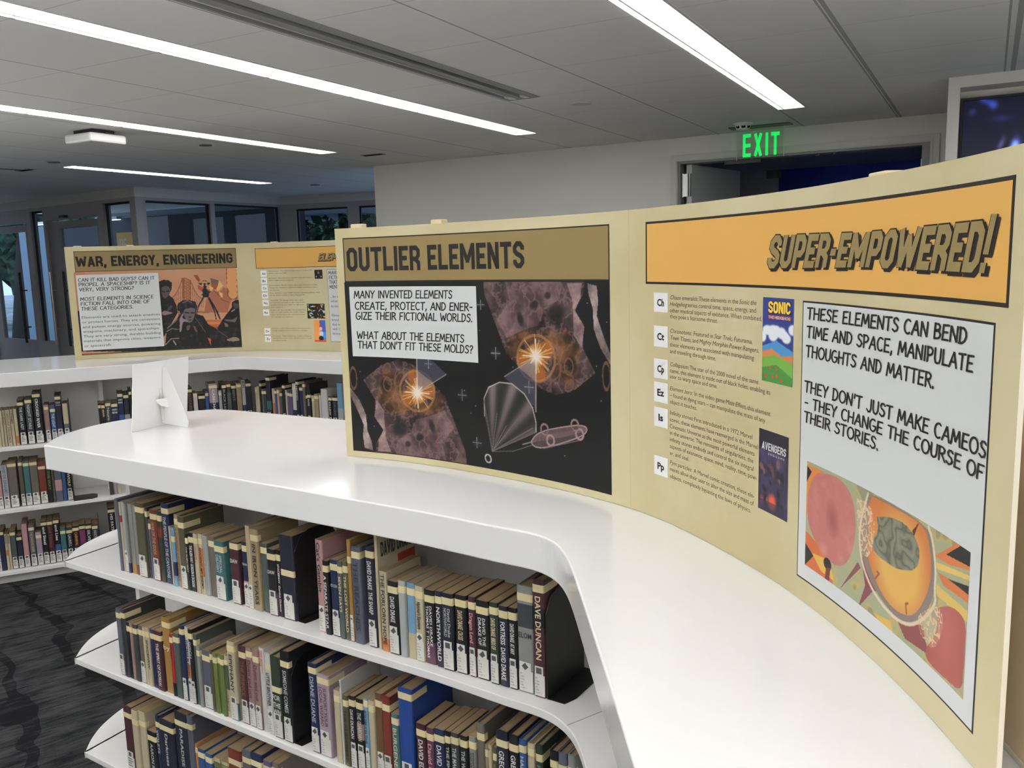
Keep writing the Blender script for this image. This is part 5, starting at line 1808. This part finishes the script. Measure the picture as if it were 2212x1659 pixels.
def make_book(p, rz, T, D, Hh, col, flags, title, tcol, label, group, detail):
    """p: left foot of the spine; local x along the row, y into the shelf"""
    t = thing('book', label, 'book', p, rz, group)
    hard = 'H' in flags
    T = max(T, .005)
    c = min(.0026 if hard else .0009, T * .22)
    r = min(T * .22, .004)
    over = .003 if hard else 0.0
    out = [(0, D), (0, r), (r * .3, r * .3), (r, 0), (T - r, 0), (T - r * .3, r * .3), (T, r), (T, D), (T - c, D), (T - c, c * 1.6), (c, c * 1.6), (c, D)]
    mc = cover_mat(col)
    MB().prism(out, 0, Hh).build('cover', mc, t)
    MB().box(c, T - c, c * 1.6, D - (.004 if hard else .0008), over, Hh - over - .0006).build('page_block', M_page2 if 'w' in flags else M_page, t)
    e = .0004
    wband = lambda name, z0, z1, side, m: MB().prism([(-e, side), (-e, r), (r * .3 - e, r * .3 - e), (r, -e), (T - r, -e), (T - r * .3 + e, r * .3 - e), (T + e, r), (T + e, side), (T + e * .1, side), (T - .0002, r), (.0002, r), (-e * .1, side)], z0, z1).build(name, m, t)
    zt_ = Hh
    for q in flags.split():
        if q[0] == 'B' and len(q) > 1:          # printed colour block at the foot, height in cm
            wband('spine_band', 0.0005, float(q[2:] or 3) / 100, .006, cover_mat(q[1]))
        if q[0] == 'K' and len(q) > 1:          # colour block below the head: K<colour><from>-<to> in cm from the foot
            a, b = q[2:].split('-')
            wband('spine_band', float(a) / 100, float(b) / 100, .006, cover_mat(q[1]))
        if q[0] == 'T':
            k = float(q[1:] or 1.2) / 100
            wband('tape_band', Hh - k - .016, Hh - k, min(.055, D * .5) if 'S' in flags else .012, M_tape)
            zt_ = Hh - k - .018
    z_lab = .004
    if 'L' in flags:
        lh = .066 if Hh > .15 else .055
        lw = min(T * .88, .034)
        x0 = T / 2 - lw / 2
        m = MB()
        m.add([(x0, -.0009, .003), (x0 + lw, -.0009, .003), (x0 + lw, -.0009, lh * .72), (x0, -.0009, lh * .72)], [(0, 1, 2, 3)])
        xa, xb_ = x0 + lw * .04, x0 + lw * .86
        m.add([(xa, -.0009, lh * .72), (xb_, -.0009, lh * .72), (xb_, -.0009, lh), (xa, -.0009, lh)], [(0, 1, 2, 3)])
        m.box(x0, x0 + lw, -.0008, .0002, .003, lh * .72)
        m.box(xa, xb_, -.0008, .0002, lh * .72, lh)
        lo = m.build('spine_label', M_lab, t)
        if detail:
            V, Fc = [], []
            s = min(lw * .36, .008)
            k = hash_(p) % 3
            cx, cz = (xa + xb_) / 2, lh * .86
            if k == 0:
                V += [(cx - s, -.0011, cz), (cx, -.0011, cz - s), (cx + s, -.0011, cz), (cx, -.0011, cz + s)]
            elif k == 1:
                V += [(cx - s * .8, -.0011, cz - s * .8), (cx + s * .8, -.0011, cz - s * .8), (cx + s * .8, -.0011, cz + s * .8), (cx - s * .8, -.0011, cz + s * .8)]
            else:
                V += [(cx - s, -.0011, cz - s * .3), (cx, -.0011, cz - s), (cx + s, -.0011, cz - s * .2), (cx + s * .3, -.0011, cz + s)]
            Fc.append((0, 1, 2, 3))
            if detail > 1 and lw > .008:
                for j, tx_ in enumerate(['PS', '3554', 'R196', 'A6', '1985', 'COPY 2'][: 6]):
                    v, f, w = font_text(tx_)
                    n0_ = len(V)
                    ch = .0036
                    z = lh * .70 - .0075 - j * .0062
                    if z < .006:
                        break
                    ww = min(w * ch * .9, lw * .8)
                    V += [(x0 + lw * .1 + a[0] / w * ww, -.0011, z + a[1] * ch) for a in v]
                    Fc += [tuple(i + n0_ for i in ff) for ff in f]
            else:
                for j in range(4):
                    n0_ = len(V)
                    z = lh * .62 - j * .0075
                    ww = lw * (.45 + .12 * ((j * 7 + k) % 3))
                    V += [(x0 + lw * .12, -.0011, z), (x0 + lw * .12 + ww, -.0011, z), (x0 + lw * .12 + ww, -.0011, z + .0028), (x0 + lw * .12, -.0011, z + .0028)]
                    Fc.append((n0_, n0_ + 1, n0_ + 2, n0_ + 3))
            new_mesh('label_print', V, Fc, M_lab_ink, lo)
        z_lab = lh + .004
    if 'C' in flags.split():                     # big words on the front cover, seen above its shorter neighbour
        v, f, w = stroke_text('DAVID DRAKE', BLOCK, .2, .07)
        new_mesh('cover_lettering', [(T + .0006, .012 + a[0] / w * (D - .03), Hh - .055 + a[1] * .034) for a in v], f, mat('spine print black', PAL['k'][0]), t)
        MB().add([(T + .0005, .07, Hh - .11), (T + .0005, D - .01, Hh - .11), (T + .0005, D - .01, Hh - .065), (T + .0005, .07, Hh - .065)], [(0, 1, 2, 3)]).build('cover_block', mat('cover red ink', (150, 50, 40), .5), t)
    if title and T > .004:
        tm = mat('spine print ' + PAL[tcol][1], PAL[tcol][0], .45)
        parts = title.split('/')
        V, Fc = [], []
        nl = len(parts)
        room = zt_ - z_lab - .008
        for j, s in enumerate(parts):
            if s.startswith('='):                # set across the spine
                s = s[1:]
                v, f, w = font_text(s, .015)
                n0_ = len(V)
                ww = T * .82
                ch = min(.014, ww / max(w, .1) * 1.3)
                z = zt_ - .018 - j * (ch + .006) - (room * .5 if nl == 1 and 'K' in flags else (room * .25 if nl == 1 else 0))
                V += [(T * .09 + a[0] / w * ww, -.0012, z + a[1] * ch) for a in v]
            else:
                v, f, w = font_text(s, .02)
                n0_ = len(V)
                ch = T * .50 / nl
                ch = min(ch, .013)
                ww = min(room * .94, w * ch * 1.5)
                zs_ = zt_ - .006
                xc = T * ((nl - j) / (nl + 1.0)) - ch / 2
                V += [(xc + a[1] * ch, -.0012, zs_ - a[0] / w * ww) for a in v]
            Fc += [tuple(i + n0_ for i in ff) for ff in f]
        new_mesh('spine_lettering', V, Fc, tm, t)
    return t


def hash_(p):
    return int(abs(p[0] * 977 + p[1] * 613 + p[2] * 131) * 10)


def row(arm, z, off, data, place, group, detail=2, depth=None, rev=False):
    recs = [l for l in data.strip().split('\n') if l.strip()]
    n = len(recs)
    rzb = math.atan2(arm.d[1], arm.d[0])
    last = None
    for i, l in enumerate(recs):
        a = [q.strip() for q in l.split('|')]
        x0, x1, yt, col = a[0].split()[:4]
        flags = ' '.join(a[0].split()[4:])
        title = a[1] if len(a) > 1 else ''
        tcol = a[2] if len(a) > 2 else 'w'
        s0, s1 = arm.line_s(float(x0), off, z), arm.line_s(float(x1), off, z)
        if last is not None and s0 < last + .0003:
            s0 = last + .0003
        T = max(s1 - s0, .0045)
        last = s0 + T
        mid = arm.p(s0 + T / 2, off)
        px = proj((*mid, z + .2))[0]
        Hh = min(max(hgt(px, float(yt), mid) - z, .12), .272)
        hard = 'H' in flags
        D = min(.150 if hard else .142, .62 * Hh + .005) if depth is None else depth
        h = int(hash_((*mid, z))) % 5
        kind = 'hardcover' if hard else ('paperback' if Hh < .19 else 'book')
        sz = 'thick ' if T > .036 else ('thin ' if T < .0125 else '')
        tall = 'tall ' if Hh > .225 else ('short ' if Hh < .155 else '')
        k = n - i if rev else i + 1
        label = '%s%s%s %s, %s %s' % (sz, tall, PAL[col][1], kind, ordinal(k), place)
        make_book((*arm.p(s0, off + h * .0012), z + .0006), rzb, T - .0004, D, Hh, col, flags, title, tcol, label, group, detail)
    return last


R1A = """
261 267 1078 s BV3
268 272 1085 c KR15-17
272 279 1085 p L
279 283.5 1088 g Bn3
284 294 1090 g Bm3
294.5 302 1092 g Br3
303 321 1087 o T L
321.5 326 1097 y T
326.5 331.5 1124 s T
333 347 1102 r T L|WAR OF THE GODS|t
347.5 357 1106 F T Kr13-16
357.5 372 1090 n H T S|THE PEOPLE OF THE CANYONS|p
372.5 375.5 1138 c
376 383 1141 l T2.5 Kn3-7
383.5 393 1113 t T|A GRAND CONTRACT|b
393.5 407 1117 o H T1.6 S L
407.5 412.5 1154 k T|THE ALIEN WAY|w
413 425 1152 k T|THE ALIEN WAY  GORDON R DICKSON|w
425.5 434 1154 c T|DICKSON/GORDON R|r
434.5 443.5 1155 c T KO5-13|ANCIENT, MY ENEMY|k
444 454 1158 p|GORDON R DICKSON|g
454.5 469 1161 q T
470 491 1170 e T1.4 L|SPECIAL/DELIVERY|p
502 521 1172 x T.4 L|=DAW|w
528 540 1172 n T1 Bi7 L|=DAW|w
540.5 550 1136 c L|HANDBOOK OF FATE|t
550.5 567 1144 t T1.5|IN IRON YEARS|k
567.5 582 1176 G T1
584 602 1187 k T L BP6|=DAW|w
602.5 611 1190 k T|SPACEPAW  Gordon Dickson|w
612 641 1157 N T9 S L
"""
R1B = """
688 703 1168 i L|Cat's Gambit|k
704 715.5 1212 k T|A SEPARATE STAR|w
718 735 1211 n T1 L|=IDLEN|p
736 746.5 1214 G T|SEVEN DAYS|c
747 758 1213 o T|THE LOST WORLD|c
758.5 766 1167 m T4 L
767 786 1182 s H T S|THE REACHES|N
796 814 1183 N H T1 S L|DAVID DRAKE  THE SHARP|w
816 822 1156 c C
825 840.5 1236 c BO3|THE FORLORN HOPE|k
842 864 1257 k T L|DAVID DRAKE|w
865 880.5 1256 p T
881 899.5 1262 l T Bc6
900 917.5 1268 c T L|Hammer's Slammers|k
918 940 1277 k T BP5|DAVID DRAKE/THOMAS T THOMAS|w
942 957.5 1279 N T|NORTHWORLD|w
958 982 1283 N T1 L|David Drake/NORTHWORLD|p
985 1009 1288 k T1 L|DAVID DRAKE  CROSS|c
1013 1028.5 1291 x T L|Dragon Lord|i
1029 1056 1300 k T1.4 L|DAVID THE/DRAKE OF|w
1060 1078.5 1303 F T1 L|DAVID DRAKE  BIRDS OF|c
1079 1099 1311 N T1|FORTRESS  DAVID DRAKE|w
1100 1118 1315 k T1 L|DAVID DRAKE  AT ANY|w
1119 1153 1268 g H T1.6 L Ky14-19|=ELOM|k
1154 1179 1254 x H T1 S L Kk15-19|DAVE DUNCAN|c
"""
R2A = """
261 271.5 1316 s H T L
272 281 1316 y H T S|CHILDREN OF THE FUTURE|k
282 288.5 1345 k T
289 295 1347 d T
295.5 305 1350 y T
305.5 316 1354 q T L
316.5 322.5 1356 c T
323 331 1357 c T|SPACEPAW|k
331.5 340 1361 n T
341 357 1364 x T|THE SPIRIT OF DORSAI|w
358 375 1337 m H T1.2 S|=by|c
375.5 382.5 1370 R T1 Bk4|WOLF|k
383 396 1368 G T
397.5 407 1352 n H T1 L
407.5 416 1356 w T KO7-11 L|THOMAS M DISCH|k
416.5 425 1360 k T L|DISCH|p
425.5 433 1372 G T1.6
433.5 440 1397 g T
441 460 1408 s T1.4 L
461 466 1405 o T
466.5 475.5 1412 f T
476 483 1414 f T
483.5 491 1416 f T
491.5 499 1418 c T KG8-15|ALTERED CARBON|o
500 516 1388 c H T1 Be5 L|EPIPHANY|k
522 537.5 1398 x H T1.6 L|THE PRINCE|b
538 552.5 1401 d T1 L|Down and out|x
553 566.5 1404 d T2 L|Down and out|x
567 578.5 1402 w w|cory doctorow/ radicalized|R
579 592.5 1412 w w T3 L|LITTLE BROTHER|k
593 613 1420 F H T8 S L|=FOR/=THE/=WIN|w
615 634 1408 k H T2.6 L|SOMEONE COMES|p
"""
R2B = """
673 690.5 1435 n H T1 S L|DIANE DUANE|p
691 717 1460 v H T.8 S L|SUPPORT YOUR/LOCAL WIZARD|x
728 742 1493 c T
742.5 746.5 1470 w w|PURE|k
747 758.5 1503 o T|THE ALIEN DEBT|k
759 772 1505 k T1 L|DAVE DUNCAN|w
773 789 1512 k T1 L Kd8-12|THE GUARDIAN|p
791 800.5 1511 l T.4 L|At the Edge of the World|k
801.5 814 1515 c T
814.5 830.5 1500 b T1.8 L
831 848.5 1506 r H T2 S L
849 865 1545 e T1|BURGENESS|c
866 896 1490 U H T1 S L
902 923 1566 x T1.4|DAVID EDDINGS|w
924 940 1575 P T1.4|David Eddings|i
941 963 1578 n T1.4|DAVID EDDINGS|w
964.5 976.5 1582 k T|THE FINDER IN ME|p
978 995 1585 y T1|THE MAGENTIAN CAGE|p
996.5 1013 1592 k T1|THE WINDS OF DARK|p
1015.5 1031 1594 g T1.2|KNIGHTS/AND SAVES|k
1032.5 1050 1566 q H T2.2
1051.5 1058 1610 t T
1058.5 1066 1611 c|A|k
1067 1075.5 1617 o T1.4|MAGIC|f
1076.5 1102 1580 N H T2 S|GREG VAN EEKHOUT|w
1103 1124 1590 k H T2 S|GREG VAN EEKHOUT|w
1125 1140 1600 u H T1.2|HARMONY|p
1141.5 1157 1610 c H T1
1158.5 1173.5 1613 F H T2 S|FORCE|e
1190 1207.5 1625 k H T2|THIN|q
1209 1228 1628 s H T2.6|N|k
1229.5 1246 1633 g H T2.6|A|k
"""
R3A = """
277 294 1527 x H T2 S L
295 308 1535 c T3
308.5 323 1539 c T3
325 344 1582 k T1.4|AARON ROSE|p
345 354 1547 n H T2|VIOLETS|p
355.5 386 1558 N H T1.6 S L|Darkness|p
387.5 415 1542 N H T2.4 S|PARADISE|p
416 427 1548 s H T2.4
428.5 433 1610 O T1
434.5 450 1620 u T1
451.5 466 1630 u T1 Kf10-12
467.5 482 1641 c T1 Kf14-16
483.5 500 1650 c T1 Kf14-16
502 530 1620 r T3
532 551 1623 s H T2
553 577 1629 n H T2 S|=PS|p
579 596 1645 V T1.4
597.5 612 1650 q T1.4
"""
RA1 = """
0 5.6 888 c
6.2 11.6 887 c
12 17.8 887 c|THE HERALD|b
18.4 28.4 886 c|CAROLINE STEVERMER|b
29 35.4 885 c|STEVERMER|k
36 43.8 884 c KO1-5
46 60 864 k T1.4 L Bx6|THE DARK LADY|p
62.5 77.6 862 y T.6 L|NIGHT STARS|p
79.5 97 848 k H T.9 L|CROOKED RIVER|w
102 112.4 875 d T1 L
114.4 126.2 876 u T2 L|THE LIGHT|p
126.8 140 853 N H T1 L|=GENE/=WOLFE|p
141.6 153.4 872 c L Ks6-9
"""
RA2 = """
218 224.5 872 k T1
225 232.5 872 k T1|BEAR|c
233.5 245 870 y T.4|Neuro C|p
246 260 869 n T1|=GREG/=BEAR|w
261 273 849 n H T.6 Ku8-11|=GREG/=BEAR|w
273.6 285 850 N H T1 Kv4-11
285.6 292 842 k H T
"""
RA3 = """
402 409 846 G
410.5 421 838 k T1|ELIZABETH|b
422.5 432 850 w T.4
433.5 448 851 k T1.2
448.6 456 846 u T1
457 475.8 829 v H T1 KN0-13|CABECHAR|w
477 484.4 844 p T1.2
485 494.6 829 k T1|BLACK LAW|g
495.2 504.6 829 k T.4 KG8-18|LOCKED|o
505.2 515.4 830 k T1|BENT|q
516 527 828 t T.8 L
527.6 535.6 821 p L Bn10|BUG|k
536.2 548.4 825 N H T1 L
"""
RA4 = """
554 557.8 837 c T
558.4 563 835 c
563.4 568.2 823 k H T1.6 S
568.8 573.4 841 G T1.2
574 578.2 841 y T1.2
578.8 588 814 N H T.6 S L Ke8-13
590 596.2 840 c KO4-12
596.8 601.2 843 u T.4
601.8 606.4 842 i T.4
607 612 846 G T1
612.6 618.4 831 k H T.6 S L
619 622.4 843 c T
623 628.2 845 V T
628.8 633.6 847 V T1
634.2 642.6 829 w T1.6 Kn3-9
643.2 649.4 822 k H T.8 S L|HIDDEN|p
650 657 834 n T1 L
657.6 662.6 824 q H T1.6
663.2 666.6 852 k T.8
667.2 673.6 830 k H T6 L|RISE|p
675.2 681 855 c T1.6
682 690.6 852 t T1 S
692 696.4 854 w
697 710.4 841 w w L
711.2 718 857 k T.6 L|KILLJOY|w
719.6 730.6 856 N T1 L|DRUMS|s
732 743.4 828 l H L Bp12
"""
RB1 = """
0 10 1027 i L
11 24.2 1005 p L|SHIP OF DREAMS|s
24.8 44.4 998 q T1 L
48 57.4 996 o T1 L
58.4 71.8 997 e T1 L
72.4 89 995 q T1 L
89.6 105.6 1000 r T2 L
106.2 116.8 1015 k|THE WAY|f
117.4 122 1015 o
122.6 138.2 1015 s Ki6-12
138.8 147.2 1018 u
147.8 159.4 1020 k L|WOLF|c
"""
RB2 = """
238 246.8 1034 y
247.8 255.2 1036 v
256 262.6 1037 c
"""
RC1 = """
0 5.4 1150 w L
6.6 16.2 1148 n T.6
17 23 1155 c KO8-11|BUJOLD|k
23.4 28.8 1155 c|FALLING|k
29.3 41.2 1147 G T1 L
42.4 54.2 1157 N T1 L
55.2 67.4 1132 i L
69.4 82.4 1136 s T1 L|THE SHARING KNIFE|t
83.4 96.2 1150 v T1.6 L
96.8 109.2 1127 k T.6 L|and Steel|w
109.8 122.4 1125 x T.6 L|and Honor|b
122.8 136 1123 k T.4 L Ku5-10|and Lies|w
136.6 148.4 1141 e T1.6 L
149.4 162.6 1140 N T1.6 L|LAURELL|p
163 177 1137 k T1 L|CARNIVAL|O
177.6 190.4 1133 k T1 L KM8-16
191 203.6 1132 k T1 L|SILVER|p
204.4 217.6 1133 y T1 L|NOCTURNE|p
"""
RC2 = """
241 256.6 1097 k T1|HIS FATHER'S SON|w
"""
NZ, FZ = NEAR_Z, FAR_Z
G1 = 'upper shelf books of the near bookcase'
G2 = 'middle shelf books of the near bookcase'
G3 = 'bottom shelf books of the near bookcase'
e1 = row(FA, NZ[0], .058, R1A, 'from the open shelf end, top shelf of near bookcase', G1)
e2 = row(FA, NZ[0], .045, R1B, 'past the middle bookend, top shelf of near bookcase', G1)
e3 = row(FA, NZ[1], .030, R2A, 'from the open shelf end, second shelf of near bookcase', G2)
row(FA, NZ[1], .030, R2B, 'past the middle bookend, second shelf of near bookcase', G2)
row(FA, NZ[2], .032, R3A, 'from the open shelf end, bottom shelf of near bookcase', G3, 1)
e4 = row(BA, FZ[0], .055, RA1, 'counted back from the bookend, top shelf of far bookcase', 'top shelf books of the far bookcase', 1, rev=True)
row(BA, FZ[0], .055, RA2, 'past the divider, top shelf of far bookcase', 'top shelf books of the far bookcase', 1)
row(BA, FZ[0], .055, RA3, 'past the white easel card, top shelf of far bookcase', 'top shelf books of the far bookcase', 1)
row(BB2, FZ[0], .055, RA4, 'past the inner corner, top shelf of far bookcase', 'top shelf books of the far bookcase', 1)
e5 = row(BA, FZ[1], .06, RB1, 'counted back from the bookend, second shelf of far bookcase', 'second shelf books of the far bookcase', 1, rev=True)
row(BA, FZ[1], .06, RB2, 'past the divider, second shelf of far bookcase', 'second shelf books of the far bookcase', 1)
e6 = row(BA, FZ[2], .055, RC1, 'counted back from the bookend, bottom shelf of far bookcase', 'bottom shelf books of the far bookcase', 1, rev=True)
row(BA, FZ[2], .055, RC2, 'past the divider, bottom shelf of far bookcase', 'bottom shelf books of the far bookcase', 1)


# ---------------------------------------------------------------- bookends
def bookend(arm, s, off, z, label, hgt_, dep, foot, fwd=1):
    t = thing('bookend', label, 'bookend', (*arm.p(s, off), z + .0006), math.atan2(arm.d[1], arm.d[0]), 'black metal bookends')
    P = [(0, 0), (dep, 0), (dep, hgt_ * .8), (dep * .86, hgt_ * .95), (dep * .65, hgt_), (dep * .35, hgt_), (dep * .14, hgt_ * .95), (0, hgt_ * .8)]
    n_ = len(P)
    V = [(0, y, zz) for y, zz in P] + [(.0016, y, zz) for y, zz in P]
    MB().add(V, [tuple(range(n_)), tuple(range(2 * n_ - 1, n_ - 1, -1))] + [(i, n_ + i, n_ + (i + 1) % n_, (i + 1) % n_) for i in range(n_)]).build('upright_plate', M_black, t)
    q = [(0, 0), (foot * fwd * .8, 0), (foot * fwd, dep * .2), (foot * fwd, dep * .8), (foot * fwd * .8, dep), (0, dep)]
    MB().prism(q, 0, .0014).build('foot_plate', M_black, t)
    return t


def sof(arm, px, off, z):
    return arm.line_s(px, off, z)


bookend(FA, e1 + .002, .062, NZ[0], 'tall black bookend after the thick dark book, top shelf of near bookcase', .225, .15, .03)
bookend(FA, e2 + .002, .047, NZ[0], 'black bookend closing the top shelf of the near bookcase at its inner corner', .222, .155, .05)
bookend(FA, e3 + .002, .034, NZ[1], 'tall black bookend in the middle of the second shelf of near bookcase', .225, .15, .03)
bookend(BA, e4 + .002, .06, FZ[0], 'black bookend holding the book row on the far top shelf', .215, .15, .03)
bookend(BA, e5 + .002, .03, FZ[1], 'black bookend with its flat foot showing on the far second shelf', .13, .12, .115)
bookend(BA, e6 + .002, .10, FZ[2], 'black bookend beside the divider on the far bottom shelf', .215, .13, .03)
